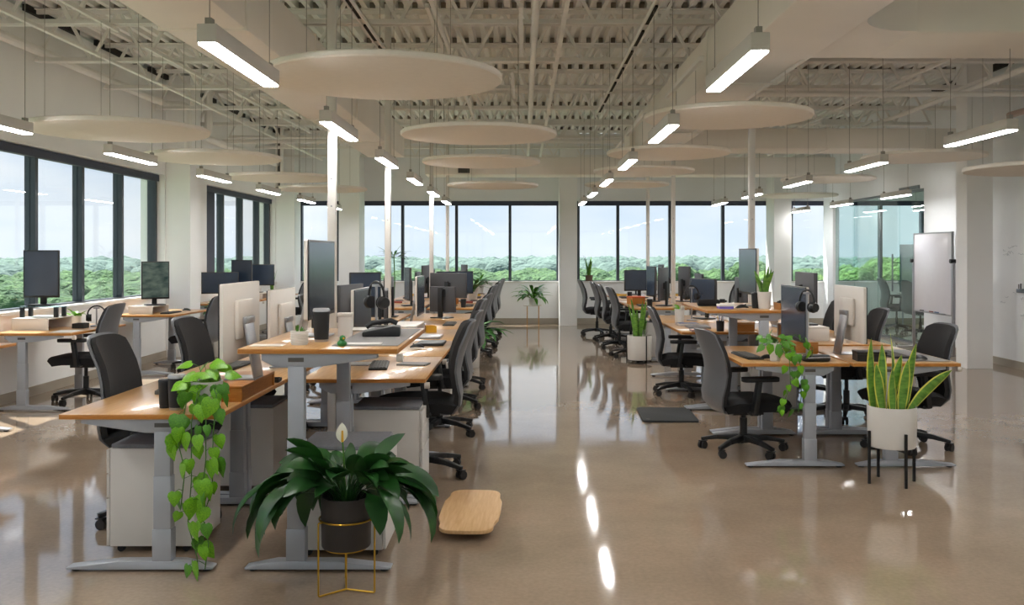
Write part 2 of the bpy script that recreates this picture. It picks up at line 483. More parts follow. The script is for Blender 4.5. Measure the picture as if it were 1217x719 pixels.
# big trunk duct across the right half with its rounded elbow
t = thing('trunk_duct', 'large white trunk duct with rounded elbow at the top of the right half', 'duct')
b = MB(); b.box(2.6, 6.38, 6.15, 6.98, 2.97, 3.46); b.build('casing', 'duct_paint', t, bevel=.03)
MB().box(4.35, 4.38, 6.13, 7.0, 2.955, 3.475).build('flange', 'duct_paint', t, smooth=0)
b = MB(); pts = [(2.16, 6.98), (2.16, 5.2)]
for k in range(9):
    a = R(180-90*k/8); pts.append((2.6+.44*math.cos(a)*1.0-0, 5.75+.4*math.sin(a)))
pts += [(2.62, 6.15), (2.62, 6.98)]
b.prism(pts, 2.98, 3.45); b.build('elbow', 'duct_paint', t, smooth=50)

def pipe(name, label, cat, pts, r, m='steel_paint', n=10):
    return tag(MB().tube(pts, r, n).build(name, m), label, cat)
def elbow(pts, r=.12, n=5):
    pts = [Vector(p) for p in pts]; out = [pts[0]]
    for i in range(1, len(pts)-1):
        a = (pts[i-1]-pts[i]).normalized(); c = (pts[i+1]-pts[i]).normalized()
        for k in range(n+1):
            u = k/n; out.append(pts[i]+a*r*(1-u)**2+c*r*u**2)
    out.append(pts[-1]); return out
pipe('wall_pipe', 'white pipe running high along the window wall to its first pier', 'pipe', elbow([(-5.08, YB+.2, 3.63), (-5.08, 13.2, 3.63), (-4.78, 13.2, 3.63), (-4.78, 13.2, 3.0)]), .05)
pipe('wall_pipe', 'white pipe with elbow drop along window wall beyond the pier', 'pipe', elbow([(-4.78, 14.05, 4.0), (-4.78, 14.05, 3.35), (-5.06, 14.4, 3.35), (-5.06, 19.2, 3.35)]), .06)
pipe('sprinkler_pipe', 'thin white sprinkler pipe under the deck along the middle of the ceiling', 'pipe', [(.1, YB+.2, 3.47), (.1, 18.8, 3.47)], .03)
pipe('sprinkler_pipe', 'thin white sprinkler pipe high over the aisle row of monitors', 'pipe', [(-.72, YB+.2, 3.48), (-.72, 16.2, 3.48)], .022)
pipe('sprinkler_pipe', 'white pipe crossing the ceiling near the end windows', 'pipe', [(-5.1, 15.6, 3.4), (5.7, 15.6, 3.4)], .035)
pipe('sprinkler_pipe', 'white pipe crossing the ceiling over the whiteboard corner', 'pipe', [(2.3, 10.7, 3.35), (6.4, 10.7, 3.35)], .03)
pipe('sprinkler_pipe', 'pinkish pipe over the right wall beside the pier', 'pipe', [(6.3, 5, 3.3), (6.3, 12, 3.3)], .04, 'pipe_red')
pipe('sprinkler_pipe', 'white pipe sloping along the ceiling above the whiteboard row', 'pipe', [(5.2, YB+.2, 3.42), (5.2, 18.5, 3.42)], .03)

def strut_run(label, x, y0, y1, z):
    t = thing('strut_channel', label, 'strut')
    b = MB(); b.box(x-.03, x-.018, y0, y1, z-.04, z); b.box(x+.018, x+.03, y0, y1, z-.04, z); b.box(x-.03, x+.03, y0, y1, z-.006, z)
    b.build('channel', 'steel_paint', t, smooth=0)
    y = y0+.2
    while y < y1-.3:
        MB().box(x-.018, x+.018, y, y+.55, z-.03, z-.012).build('slot_strip', 'dark_gap', t, smooth=0); y += .8
strut_run('slotted strut channel under the joists above the window-side bench', -1.33, 5.2, 10.5, 3.45)
strut_run('slotted strut channel under the joists above the main aisle', 1.03, 4.6, 12.6, 3.45)

# steel drops at the window wall piers
b = MB()
for y0 in (13.55, 19.0):
    pass
for i, (xx, yy) in enumerate(((-5.05, 14.2), (-5.0, 19.0))):
    t = thing('roof_post', ['ribbed steel roof post at the window wall past the pier', 'ribbed steel roof post in the far window corner'][i], 'post', (xx, yy, 2.75))
    MB().box(-.06, -.03, -.1, .1, 0, 1.34).build('flange', 'steel_paint', t, smooth=0)
    MB().box(.03, .06, -.1, .1, 0, 1.34).build('flange', 'steel_paint', t, smooth=0)
    MB().box(-.03, .03, -.01, .01, 0, 1.34).build('web', 'gap', t, smooth=0)

# power poles standing on the bench spines
pole_mesh = {}
def power_pole(x, y, label):
    t = thing('power_pole', label, 'pole', (x, y, 0), 0, 'power poles along the benches')
    b = MB(); b.box(-.03, .03, -.03, .03, 0, 4.08)
    if 'p' not in pole_mesh:
        pole_mesh['p'] = b.mesh('shaft', 'pole', bevel=.006); pole_mesh['c'] = MB().lathe([(.006, -.002), (.006, .002)], n=8).mesh('screw', 'handle_steel'); pole_mesh['f'] = MB().box(-.045, .045, -.045, .045, 0, .02).mesh('foot_plate', 'pole', bevel=.004)
    link('shaft', pole_mesh['p'], t); link('foot_plate', pole_mesh['f'], t)
    for zz in (2.05, 1.85): link('screw', pole_mesh['c'], t, (0, -.031, zz), (PI/2, 0, 0))
for y, lb in ((6.78, 'first white power pole of the window-side bench, behind its raised desk'), (9.57, 'second white power pole of the window-side bench'), (14.1, 'first white power pole of the far window-side bench'), (17.08, 'last white power pole of the far window-side bench')):
    power_pole(-1.40, y, lb)
for y, lb in ((9.33, 'white power pole standing in the near whiteboard-side bench'), (14.2, 'first white power pole of the far whiteboard-side bench'), (17.1, 'last white power pole of the far whiteboard-side bench')):
    power_pole(2.30, y, lb)

# ------------------------------------------------------------------ linear pendant lights
LW, LH, LL, ZL = .042, .085, 1.0, 2.38
lp = {'housing': None}
b = MB(); b.box(-LW, LW, 0, LL, .006, LH); lp['housing'] = b.mesh('housing', 'lamp_body', bevel=.004)
lp['diffuser'] = MB().box(-LW+.006, LW-.006, .006, LL-.006, -.002, .006).mesh('diffuser', 'lamp_down', smooth=0)
lp['cable'] = MB().tube([(0, 0, LH), (0, 0, ZD-ZL)], .0025, 6).mesh('cable', 'cable')
lp['bracket'] = MB().box(-.014, .014, -.02, .02, LH, LH+.03).mesh('bracket', 'cable', smooth=0)
def pendant(x, y, label):
    t = thing('pendant_light', label, 'light', (x, y, ZL), 0, 'linear pendant lights')
    link('housing', lp['housing'], t); link('diffuser', lp['diffuser'], t)
    for yy in (.04, LL-.04): link('cable', lp['cable'], t, (0, yy, 0)); link('bracket', lp['bracket'], t, (0, yy, 0))
ORD = ['first', 'second', 'third', 'fourth', 'fifth', 'sixth', 'seventh', 'eighth', 'ninth', 'tenth']
rows = [(-3.64, 5.8-2.31*2, 2.31, 8, 'along the window wall', 1), (-1.325, 3.87-4.64, 2.32, 8, 'over the window-side bench', 2),
        (1.03, 4.02-4.65, 2.325, 8, 'over the main aisle', 2), (3.48, 6.58-7.02, 2.34, 8, 'over the whiteboard-side bench', 2), (5.75, 13.8, 2.44, 3, 'beside the meeting room glass', 0), (8.0, 15.5, 2.4, 2, 'added inside the meeting room to brighten it', 0)]
for x, y0, st, n, nm, off in rows:  # pendants behind the camera and in the meeting room are unseen, added for light
    for k in range(n):
        seen = k-off
        pendant(x, y0+st*k, 'linear pendant light, %s %s' % (ORD[seen]+' from the camera' if seen >= 0 else ['added unseen, nearest behind', 'added unseen, second behind'][-seen-1]+' the camera', nm))

# ------------------------------------------------------------------ round acoustic discs
DZ = 2.63
disc_m = {}
def disc(x, y, z, r, label):
    t = thing('acoustic_disc', label, 'acoustic disc', (x, y, z), 0, 'acoustic discs under the ceiling')
    if r not in disc_m:
        disc_m[r] = MB().lathe([(r-.008, 0), (r, .008), (r, .03), (r-.008, .038)], n=72).mesh('panel', 'disc_felt')
    link('panel', disc_m[r], t)
    over = (1.5 < x+.35 and x-.35 < 2.2 and y < 13.7)
    top = 2.955 if over else 3.49
    for sx in (-.38, .38):
        for sy in (-.5, .5): MB().tube([(sx*r/.75, sy*r/.75, .036), (sx*r/.75, sy*r/.75, top-z)], .002, 5).build('cable', 'cable', t)
        MB().box(sx-.016, sx+.016, -.85, .85, top-z, top-z+.035).build('hanger_bar', 'steel_paint', t, smooth=0)
for i, (x, y, z) in enumerate(((-.825, 5.5, 2.53), (-.40, 8.32, 2.56), (-.5, 11.0, 2.58), (-.47, 14.25, 2.54))): disc(x, y, z, .7, 'pale felt acoustic disc, %s from the camera over the window-side bench' % ORD[i])
for i, (x, y, z) in enumerate(((-3.26, 7.455, 2.48), (-3.27, 9.77, 2.5), (-3.17, 12.08, 2.48), (-3.14, 14.4, 2.495))): disc(x, y, z, .7, 'pale felt acoustic disc, %s from the camera along the window wall' % ORD[i])
for i, (x, y) in enumerate(((1.72, 7.8), (1.66, 10.6), (1.68, 12.9), (1.72, 15.4))): disc(x, y, 2.64, .7, 'pale felt acoustic disc, %s from the camera beside the aisle duct' % ORD[i])
for i, (x, y, z) in enumerate(((4.88, 8.6, 2.28), (4.92, 11.4, 2.68), (4.87, 14.8, 2.68), (5.36, 18.0, 2.62))): disc(x, y, z, .73, 'pale felt acoustic disc, %s from the camera near the pier and glass room' % ORD[i])

# ------------------------------------------------------------------ desks
DW, DL = .755, 1.22
desk_proto = {}
def desk(label, cx, cy, z, side, group):
    key = round(z, 3)
    if key not in desk_proto:
        t = thing('standing_desk', label, 'desk')
        b = MB(); th = .025
        b.box(-DW/2, DW/2, -DL/2, DL/2, z-th, z); b.mi = [1, 0, 1, 1, 1, 1]
        b.build('desktop', ['bamboo', 'bamboo_edge'], t, bevel=.003)
        b = MB(); lx = -.105
        for xx in (lx-.06, lx+.06): b.box(xx-.015, xx+.015, -.55, .55, z-th-.045, z-th-.001)
        fr = b.build('frame', 'frame_silver', t, bevel=.003)
        for yy in (-.572, .572):
            b = MB(); s_ = z-th-.001
            pts = [(-.27, 0), (.28, 0), (.28, -.02), (-.02, -.065), (-.2, -.065), (-.27, -.03)]
            mt = Matrix(((1,0,0,0), (0,0,1,yy), (0,1,0,s_), (0,0,0,1)))
            b.prism(pts, -.02, .02, mt); br = b.build('bracket', 'frame_silver', t, bevel=.002)
            MB().box(lx-.037, lx+.037, yy-.0215*(1 if yy < 0 else -1)-.001, yy-.0215*(1 if yy < 0 else -1)+.001, s_-.038, s_-.018).build('slot', 'gap', br, smooth=0)
            b = MB()
            b.box(lx-.038, lx+.038, yy-.025, yy+.025, .42, s_-.06)
            b.box(lx-.041, lx+.041, yy-.028, yy+.028, .14, .62 if z > .9 else .45)
            b.box(lx-.045, lx+.045, yy-.032, yy+.032, .03, .2)
            b.build('leg', 'frame_silver', t, bevel=.003)
            b = MB()
            b.prism([(-.345, .012), (.345, .012), (.345, .022), (.1, .05), (-.2, .05), (-.345, .022)], -.035, .035, Matrix(((1,0,0,0), (0,0,1,yy), (0,1,0,0), (0,0,0,1))))
            ft = b.build('foot', 'frame_silver', t, bevel=.003)
            for xx in (-.31, .31): MB().lathe([(.02, 0), (.02, .013)], (xx, yy, 0), 10).build('glide', 'plastic_black', ft)
        b = MB(); b.tube([(DW/2-.01, -DL/2+.05, z-th-.022), (DW/2+.02, -DL/2+.05, z-th-.022)], .02, 12); b.build('control_paddle', 'monitor_white', t)
        index_kids(t); desk_proto[key] = t; o = t
    else:
        o = copy_tree(desk_proto[key])
    o.location = (cx, cy, 0); o.rotation_euler = (0, 0, 0 if side > 0 else PI)
    o['label'] = label; o['group'] = group
    if side < 0 and False: pass
    return o
# rows: spine edge x, side the worker sits on, front edges, bench name
ROW = {'A': (-1.435, -1), 'B': (-1.348, 1), 'C': (2.29, -1), 'D': (2.315, 1), 'E': (-1.435, -1), 'F': (-1.348, 1), 'G': (2.29, -1), 'H': (2.315, 1), 'W': (-5.07, 1)}
Y0 = {'A': [4.36+1.24*k for k in range(6)], 'B': [4.36+1.24*k for k in range(6)], 'C': [6.49+1.24*k for k in range(4)], 'D': [6.49+1.24*k for k in range(4)],
      'E': [12.9+1.24*k for k in range(4)], 'F': [12.9+1.24*k for k in range(4)], 'G': [12.9+1.24*k for k in range(4)], 'H': [12.9+1.24*k for k in range(4)],
      'W': [6.66, 8.83, 11.45, 14.0, 15.3, 16.6]}
HGT = {'B': {0: 1.054}, 'C': {1: 1.03, 0: .735}, 'D': {0: .735}}
BN = {'A': 'window row of the window-side bench', 'B': 'aisle row of the window-side bench', 'C': 'aisle row of the whiteboard-side bench', 'D': 'outer row of the whiteboard-side bench',
      'E': 'window row of the far window-side bench', 'F': 'aisle row of the far window-side bench', 'G': 'aisle row of the far whiteboard-side bench', 'H': 'outer row of the far whiteboard-side bench', 'W': 'row along the windows'}
def hz(r, k): return HGT.get(r, {}).get(k, .745)
def dn(r, k): return '%s desk, %s' % (ORD[k], BN[r])
def spot(r, k, u, v, dz=0):
    x, s_ = ROW[r]; return (x+s_*u, Y0[r][k]+v, hz(r, k)+dz+.0005)
for r in 'ABCDEFGHW':
    for k, y0 in enumerate(Y0[r]):
        x, s_ = ROW[r]
        lb = ('raised ' if hz(r, k) > .9 else '')+'bamboo sit-stand desk, '+ORD[k]+' in the '+BN[r]
        desk(lb, x+s_*DW/2, y0+DL/2, hz(r, k), s_, 'sit-stand desks')

# ------------------------------------------------------------------ task chairs (face +y)
def make_chair():
    t = thing('task_chair', '', 'chair')
    b = MB()
    b.lathe([(.045, .075), (.05, .09), (.045, .125), (.03, .14)], n=16)
    for k in range(5):
        a = R(90+72*k); c, s_ = math.cos(a), math.sin(a)
        b.bar((.03*c, .03*s_, .112), (.2*c, .2*s_, .1), .05, .045, w2=.042, h2=.034)
        b.bar((.195*c, .195*s_, .1), (.325*c, .325*s_, .075), .042, .034, w2=.03, h2=.022)
    b.build('base', 'plastic_black', t, bevel=.004)
    cm = MB(); 
    for sx in (-1, 1): cm.tube([(sx*.008, -.012, .029), (sx*.026, -.012, .029)], .029, 14)
    cm.bar((0, 0, .075), (0, -.004, .035), .016, .02)
    cm.bar((0, .018, .06), (0, -.03, .06), .05, .006)
    cm = cm.mesh('caster', 'caster')
    for k in range(5):
        a = R(90+72*k); link('caster', cm, t, (.31*math.cos(a), .31*math.sin(a), 0), (0, 0, a+R(40+61*k)))
    MB().lathe([(.028, .13), (.028, .26), (.018, .26), (.018, .42)], n=14).build('gas_lift', 'plastic_black', t)
    up = []
    b = MB(); b.box(-.1, .1, -.12, .12, .385, .43); b.bar((.1, .04, .41), (.2, .05, .4), .014, .01); b.box(-.19, .19, -.13, .15, .425, .445)
    up.append(b.build('mechanism', 'plastic_black', t, bevel=.008))
    # seat: rounded slab with a waterfall front
    P = []
    nu, nv = 11, 12
    for i in range(nv):
        v = i/(nv-1); row = []
        for j in range(nu):
            u = -1+2*j/(nu-1)
            hw = .25*(1-.16*abs(2*v-1)**4); y = -.21+.48*v
            hw *= (.9+.1*min(1, v*4))
            x = u*hw; z = .492-.05*max(0, v-.7)**1.5*3-.012*(1-u*u)*(1 if .1 < v < .9 else .5)-.03*abs(u)**6-.025*(1-min(1, v*6))
            row.append(Vector((x, y+(.02*(1-u*u) if v > .9 else 0), z)))
        P.append(row)
    up.append(MB().sheet(P, .075).build('seat', 'fabric_black', t, smooth=60))
    # shell and back cushion share one curved profile
    prof = [(-.03, .405, .06), (-.13, .40, .10), (-.215, .415, .155), (-.262, .47, .20), (-.272, .54, .222), (-.262, .62, .233), (-.258, .70, .236), (-.275, .78, .232), (-.303, .87, .225), (-.338, .96, .22), (-.362, 1.03, .21)]
    def surf(i0, off, shrink):
        P = []
        for i in range(i0, len(prof)):
            y, z, hw = prof[i]; row = []; v = (i-3)/(len(prof)-4)
            for j in range(11):
                u = -1+2*j/10
                drop = .032*abs(u)**5*(max(0, v-.6)/.4) if v > .6 else 0
                row.append(Vector((u*(hw-shrink), y+off+.055*u*u*min(1, max(0, v+.3)), z-drop-(.012 if shrink and i == len(prof)-1 else 0))))
            P.append(row)
        return P
    up.append(MB().sheet(surf(0, 0, 0), .014).build('back_shell', 'shell_grey', t, smooth=60))
    up.append(MB().sheet(surf(3, .024, .012), .03).build('back_cushion', 'fabric_dark', t, smooth=60))
    for sx in (-1, 1):
        b = MB()
        b.bar((sx*.19, -.02, .425), (sx*.285, -.03, .425), .06, .03)
        b.bar((sx*.285, -.035, .42), (sx*.292, .0, .665), .075, .036, w2=.06, h2=.034, up=(0, 1, 0))
        a = b.build('armrest', 'plastic_black', t, bevel=.006); up.append(a)
        pb = MB().prism(rrect(sx*.29-.05, sx*.29+.05, -.13, .15, .04), .662, .695).build('arm_pad', 'plastic_black', a, bevel=.006)
    for o in up: o['lift'] = 1
    index_kids(t)
    return t
CH = [None]
def chair(x, y, deg, lift, label):
    if CH[0] is None: CH[0] = make_chair(); o = CH[0]
    else: o = copy_tree(CH[0])
    o.location = (x, y, 0); o.rotation_euler = (0, 0, R(deg)); o['label'] = label; o['group'] = 'office task chairs'
    CHL.append((o, lift))
CHL = []
cl = 'black task chair with grey shell '
chair(-2.06, 5.24, -89, .02, cl+'at the nearest low desk, back rising above its top')
chair(-2.12, 6.62, -94, .02, cl+'at the second desk of the window row, window-side bench')
chair(-2.2, 7.9, -84, .02, cl+'behind the white-backed monitors, third in the window row')
chair(-2.15, 10.4, -92, .02, cl+'at the fifth desk of the window row, window-side bench')
for i, (x, y, d, l) in enumerate(((-.69, 6.32, 96, .02), (-.70, 7.75, 92, .0), (-.72, 9.1, 95, .03), (-.71, 10.4, 88, .03))):
    chair(x, y, d, l, cl+'%s from the camera along the aisle, window-side bench' % ORD[i])
for i, (x, y, d) in enumerate(((-.74, 13.6, 86), (-.72, 14.95, 94), (-.72, 16.1, 90), (-.7, 17.3, 92))):
    chair(x, y, d, .02, cl+'%s from the camera along the aisle, far window-side bench' % ORD[i])
chair(1.67, 7.02, -81, -.09, cl+'beside the near whiteboard-side bench and the trailing plant')
chair(1.69, 9.9, -97, -.09, cl+'pulled out behind the dark floor mat')
for i, (x, y, d) in enumerate(((1.56, 13.45, -88), (1.52, 14.65, -95), (1.5, 15.9, -90), (1.36, 17.1, -92))):
    chair(x, y, d, .0, cl+'%s from floor planter, aisle row, far whiteboard-side bench' % ORD[i])
chair(2.97, 7.2, 94, -.07, cl+'behind the tall snake plant, facing the camera side')
chair(2.95, 8.45, 86, -.02, cl+'behind the white-backed monitor of the whiteboard-side bench')
chair(3.0, 9.72, 84, .0, cl+'third along the outer row of the whiteboard-side bench')
chair(3.1, 14.0, 100, .0, cl+'nearest on the outer row of the far whiteboard-side bench')
chair(3.35, 15.9, 75, .0, cl+'standing askew by the outer row, far whiteboard-side bench')
chair(-4.45, 9.42, 92, -.03, cl+'at the window desk with the black headphones')
chair(-4.25, 12.05, 88, -.06, cl+'at the window desk with the landscape screen')
chair(-4.3, 17.3, 80, -.02, cl+'at the last desk along the windows, near the corner')
def apply_lift():
    for o, l in CHL:
        if not l: continue
        for c in o.children:
            if c.get('lift'): c.location.z = l
        # (the gas lift column is long enough for every height)

# ------------------------------------------------------------------ mobile pedestals
ped = {}
def pedestal(x0, y0, side, label):
    """x0: edge under the worker side, drawers face the worker"""
    t = thing('mobile_pedestal', label, 'cabinet', (x0, y0, 0), 0 if side > 0 else PI, 'white mobile pedestals')
    # local: drawers at x=0 facing +x, body to -.43; y centred
    if not ped:
        ped['body'] = MB().box(-.44, -.018, -.2, .2, .035, .525).mesh('body', 'pedestal', bevel=.003)
        ped['top'] = MB().box(-.435, -.02, -.195, .195, .5255, .548).mesh('cushion', 'pedestal_top', bevel=.008)
        ped['d1'] = MB().box(-.016, 0, -.2, .2, .04, .272).mesh('drawer', 'pedestal', bevel=.002)
        ped['d2'] = MB().box(-.016, 0, -.2, .2, .278, .395).mesh('drawer', 'pedestal', bevel=.002)
        ped['d3'] = MB().box(-.016, 0, -.2, .2, .401, .52).mesh('drawer', 'pedestal', bevel=.002)
        b = MB(); b.tube([(0, -.012, .018), (0, .012, .018)], .018, 10); b.box(-.012, .012, -.012, .012, .02, .036); ped['c'] = b.mesh('caster', 'caster')
    link('body', ped['body'], t); link('cushion', ped['top'], t)
    for k in ('d1', 'd2', 'd3'): link('drawer', ped[k], t)
    for xx in (-.39, -.06):
        for yy in (-.16, .16): link('caster', ped['c'], t, (xx, yy, 0))
pedestal(-2.09, 4.84, -1, 'white pedestal with grey cushion top under the nearest low desk')
pedestal(-2.02, 6.05, -1, 'white pedestal under the second desk, window row of the window-side bench')
pedestal(-.68, 4.78, 1, 'white pedestal under the raised desk behind the peace lily')
pedestal(-.63, 5.98, 1, 'white pedestal under the second aisle desk, beside the first chair')
pedestal(-.66, 8.55, 1, 'white pedestal under the fourth aisle desk of the window-side bench')
pedestal(2.17, 9.05, -1, 'white pedestal under the third desk, aisle row of whiteboard-side bench')
pedestal(2.1, 10.5, -1, 'white pedestal under the fourth desk, aisle row of whiteboard-side bench')
pedestal(1.75, 13.35, -1, 'white pedestal behind the white floor planter')

# ------------------------------------------------------------------ monitors (screen faces -y, origin on the desk)
mon = {}
def monitor(kind, loc, deg, label, scr='screen'):
    t = thing('monitor', label, 'monitor', loc, R(deg), 'desk monitors')
    if kind == 'white':
        wd, z0, z1 = .65, .105, .52
        if 'wp' not in mon:
            b = MB(); b.prism(rrect(-wd/2, wd/2, z0, z1, .012), .004, .024, Matrix(((1,0,0,0), (0,0,1,0), (0,1,0,0), (0,0,0,1))))
            mon['wp'] = b.mesh('panel', 'monitor_white', bevel=.003)
            mon['wb'] = MB().box(-wd/2, wd/2, -.002, .0039, z0, z1).mesh('bezel', 'bezel', bevel=.001)
            mon['wx'] = MB().box(-.15, .15, .0245, .05, .22, .43).mesh('back_bulge', 'monitor_white', bevel=.012)
            b = MB(); b.bar((0, .11, .008), (0, .05, .33), .15, .014, up=(0, 1, 0)); b.box(-.08, .08, .035, .07, .3, .335)
            mon['ws'] = b.mesh('stand', 'silver', bevel=.003)
            mon['wf'] = MB().box(-.085, .085, -.05, .117, 0, .007).mesh('foot', 'silver', bevel=.002)
        parts = [('panel', 'wp'), ('bezel', 'wb'), ('back_bulge', 'wx'), ('stand', 'ws'), ('foot', 'wf')]
    else:
        wd, z0, z1 = {'dark': (.56, .13, .47), 'tall': (.34, .08, .56), 'wide': (.62, .12, .48), 'small': (.36, .07, .37)}[kind]
        if kind not in mon:
            b = MB(); b.prism(rrect(-wd/2, wd/2, z0, z1, .008), .004, .028, Matrix(((1,0,0,0), (0,0,1,0), (0,1,0,0), (0,0,0,1))))
            mon[kind] = b.mesh('panel', 'monitor_dark', bevel=.004)
            mon[kind+'b'] = MB().box(-wd/2, wd/2, -.004, .0039, z0, z1).mesh('bezel', 'bezel', bevel=.001)
            b = MB(); b.box(-.03, .03, .05, .075, .012, .36); b.box(-.045, .045, .0285, .05, .25, .34)
            mon[kind+'s'] = b.mesh('stand', 'plastic_black', bevel=.004)
            mon[kind+'f'] = MB().prism(rrect(-.12, .12, -.07, .12, .03), 0, .012).mesh('foot', 'plastic_black', bevel=.002)
        parts = [('panel', kind), ('bezel', kind+'b'), ('stand', kind+'s'), ('foot', kind+'f')]
    for nm, k in parts: link(nm, mon[k], t)
    sk = kind+scr
    if sk not in mon:
        f = -.0026 if kind == 'white' else -.0046
        mon[sk] = MB().box(-wd/2+.012, wd/2-.012, f, f+.0006+.0005, z0+.02, z1-.012).mesh('screen', scr, smooth=0)
    link('screen', mon[sk], t)
    return t
def rot_to(side): return 90 if side > 0 else -90
def mon_at(kind, r, k, u, v, label, ddeg=0, scr='screen', dz=0, dx=0):
    return monitor(kind, spot(r, k, u, v, dz), rot_to(ROW[r][1])+ddeg, label, scr)

riser_n = 0
def riser(r, k, u0, u1, v0, v1, h, label, wood=True):
    x, s_ = ROW[r]; p = spot(r, k, (u0+u1)/2, (v0+v1)/2)
    t = thing('monitor_riser', label, 'riser', p)
    w_ = (u1-u0)/2; l_ = (v1-v0)/2
    m = 'bamboo_edge' if wood else 'monitor_white'
    MB().box(-w_, w_, -l_, l_, h-.014, h).build('top', m, t, bevel=.002)
    MB().box(-w_, w_, -l_, -l_+.014, 0, h-.0145).build('side', m, t, bevel=.002)
    MB().box(-w_, w_, l_-.014, l_, 0, h-.0145).build('side', m, t, bevel=.002)
    MB().box(-w_+.01 if s_ > 0 else w_-.022, -w_+.022 if s_ > 0 else w_-.01, -l_+.0145, l_-.0145, 0, h-.0145).build('back_panel', 'bamboo_edge', t, smooth=0)
    return t

# ------------------------------------------------------------------ small things on the desks
def keyboard(p, deg, label, m='plastic_black'):
    t = thing('keyboard', label, 'keyboard', p, R(deg))
    MB().box(-.21, .21, -.06, .06, 0, .014).build('body', m, t, bevel=.003)
    b = MB()
    for i in range(15):
        for j in range(5): b.box(-.2+i*.0268, -.2+i*.0268+.022, -.05+j*.0205, -.05+j*.0205+.017, .0145, .019)
    o = b.build('keys', 'gap' if m == 'plastic_black' else 'paper', t, smooth=0); o['kind'] = 'stuff'
def mouse(p, deg, label):
    t = thing('mouse', label, 'mouse', p, R(deg))
    P = []
    for i in range(7):
        v = -1+2*i/6; row = []
        for j in range(7):
            u = -1+2*j/6; hw = .032*math.sqrt(max(.05, 1-v*v*.9))
            row.append(Vector((u*hw, v*.055, .008+.03*max(0, 1-v*v*.8)*max(0, 1-u*u*.75))))
        P.append(row)
    MB().sheet(P, .008).build('shell', 'plastic_black', t, smooth=70)
    MB().tube([(-.004, .028, .035), (.004, .028, .035)], .008, 8).build('scroll_wheel', 'gap', t)
def tumbler(p, label, r=.042, h=.17, m='plastic_black', band=True):
    t = thing('tumbler', label, 'tumbler', p)
    MB().lathe([(r*.86, .012), (r, h*.9)], n=24).build('body', m, t)
    MB().lathe([(r*.8, 0), (r*.86, .0115)], n=24).build('base_ring', 'silver' if band else m, t)
    MB().lathe([(r*1.03, h*.9), (r*1.03, h*.95), (r*.9, h)], n=24).build('lid', 'silver' if band else m, t)
def pen_cup(p, label, m='plastic_black'):
    t = thing('pen_cup', label, 'cup', p)
    MB().lathe([(.036, 0), (.04, .1), (.036, .1), (.033, .008), (.001, .008)], n=18, cap=False).build('cup', m, t)
    for k in range(4):
        a = k*1.7; pm = ['silver', 'book_blue', 'yellow', 'plastic_black'][k]
        MB().tube([(.012*math.cos(a), .012*math.sin(a), .012), (.03*math.cos(a), .03*math.sin(a), .15)], .004, 6).build('pen', pm, t)
def laptop(p, deg, label, m='silver', open_=105):
    t = thing('laptop', label, 'laptop', p, R(deg))
    MB().prism(rrect(-.16, .16, -.11, .11, .012), 0, .014).build('base', m, t, bevel=.002)
    if open_:
        a = R(open_-90); c, s_ = math.cos(a), math.sin(a)
        b = MB(); b.bar((0, .108, .018), (0, .108+.21*s_, .018+.21*c), .32, .007, up=(0, 1, 0)); l_ = b.build('lid', m, t, bevel=.002)
        b = MB(); b.bar((0, .104, .024), (0, .104+.2*s_, .018+.2*c), .3, .0008, up=(0, 1, 0)); b.build('screen', 'screen', l_, smooth=0)
        MB().box(-.14, .14, -.01, .08, .0142, .0162).build('keys', 'gap', t, smooth=0)
    else:
        MB().prism(rrect(-.16, .16, -.11, .11, .012), .0145, .02).build('lid', m, t, bevel=.002)
def book(p, deg, label, m, sx=.15, sy=.21, h=.025, name='book', cat='book'):
    t = thing(name, label, cat, p, R(deg))
    MB().box(-sx/2+.003, sx/2-.003, -sy/2+.003, sy/2-.003, .0022, h-.0022).build('pages', 'paper', t, smooth=0)
    MB().box(-sx/2, sx/2, -sy/2, sy/2, 0, .002).build('cover', m, t, smooth=0)
    MB().box(-sx/2, sx/2, -sy/2, sy/2, h-.002, h).build('cover', m, t, smooth=0)
    MB().box(-sx/2-.0022, -sx/2, -sy/2, sy/2, 0, h).build('spine', m, t, smooth=0)
def sheet_paper(p, deg, label, m='paper', sx=.21, sy=.29, name='paper_sheet', cat='paper'):
    return tag(link(name, MB().box(-sx/2, sx/2, -sy/2, sy/2, 0, .002).mesh(name, m, smooth=0), None, p, (0, 0, R(deg))), label, cat)
def headphones(p, deg, label, stand=True, h=.27):
    if stand:
        t = thing('headphone_stand', label.replace('headphones', 'stand under the headphones'), 'stand', p, R(deg))
        MB().lathe([(.06, 0), (.06, .01), (.02, .016)], n=20).build('foot', 'silver', t, bevel=.001)
        MB().tube([(0, 0, .012), (0, 0, h-.012)], .008, 10).build('post', 'silver', t)
        MB().prism(rrect(-.03, .03, -.018, .018, .012), h-.014, h).build('saddle', 'silver', t)
    q = (p[0], p[1], p[2]+(h+.0015 if stand else .002))
    t = thing('headphones', label, 'headphones', q, R(deg))
    r = .088
    pts = [(r*math.cos(R(a))*.95, 0, -.078+r*math.sin(R(a))) for a in range(-8, 189, 14)]
    dz = -max(q_[2] for q_ in pts)+.006
    pts = [(a, b_, c+dz) for a, b_, c in pts]
    pts = [(a, b_, c+.008) for a, b_, c in pts]
    MB().tube(pts, .0075, 8).build('headband', 'plastic_black', t)
    for sx in (-1, 1):
        e = MB(); cz = dz-.105
        e.tube([(sx*.1, 0, cz), (sx*.075, 0, cz), (sx*.06, 0, cz)], [.03, .04, .036], 16)
        e.build('ear_cup', 'plastic_black', t)
        MB().tube([(sx*.06, 0, cz), (sx*.048, 0, cz)], .037, 16).build('ear_pad', 'fabric_black', t)
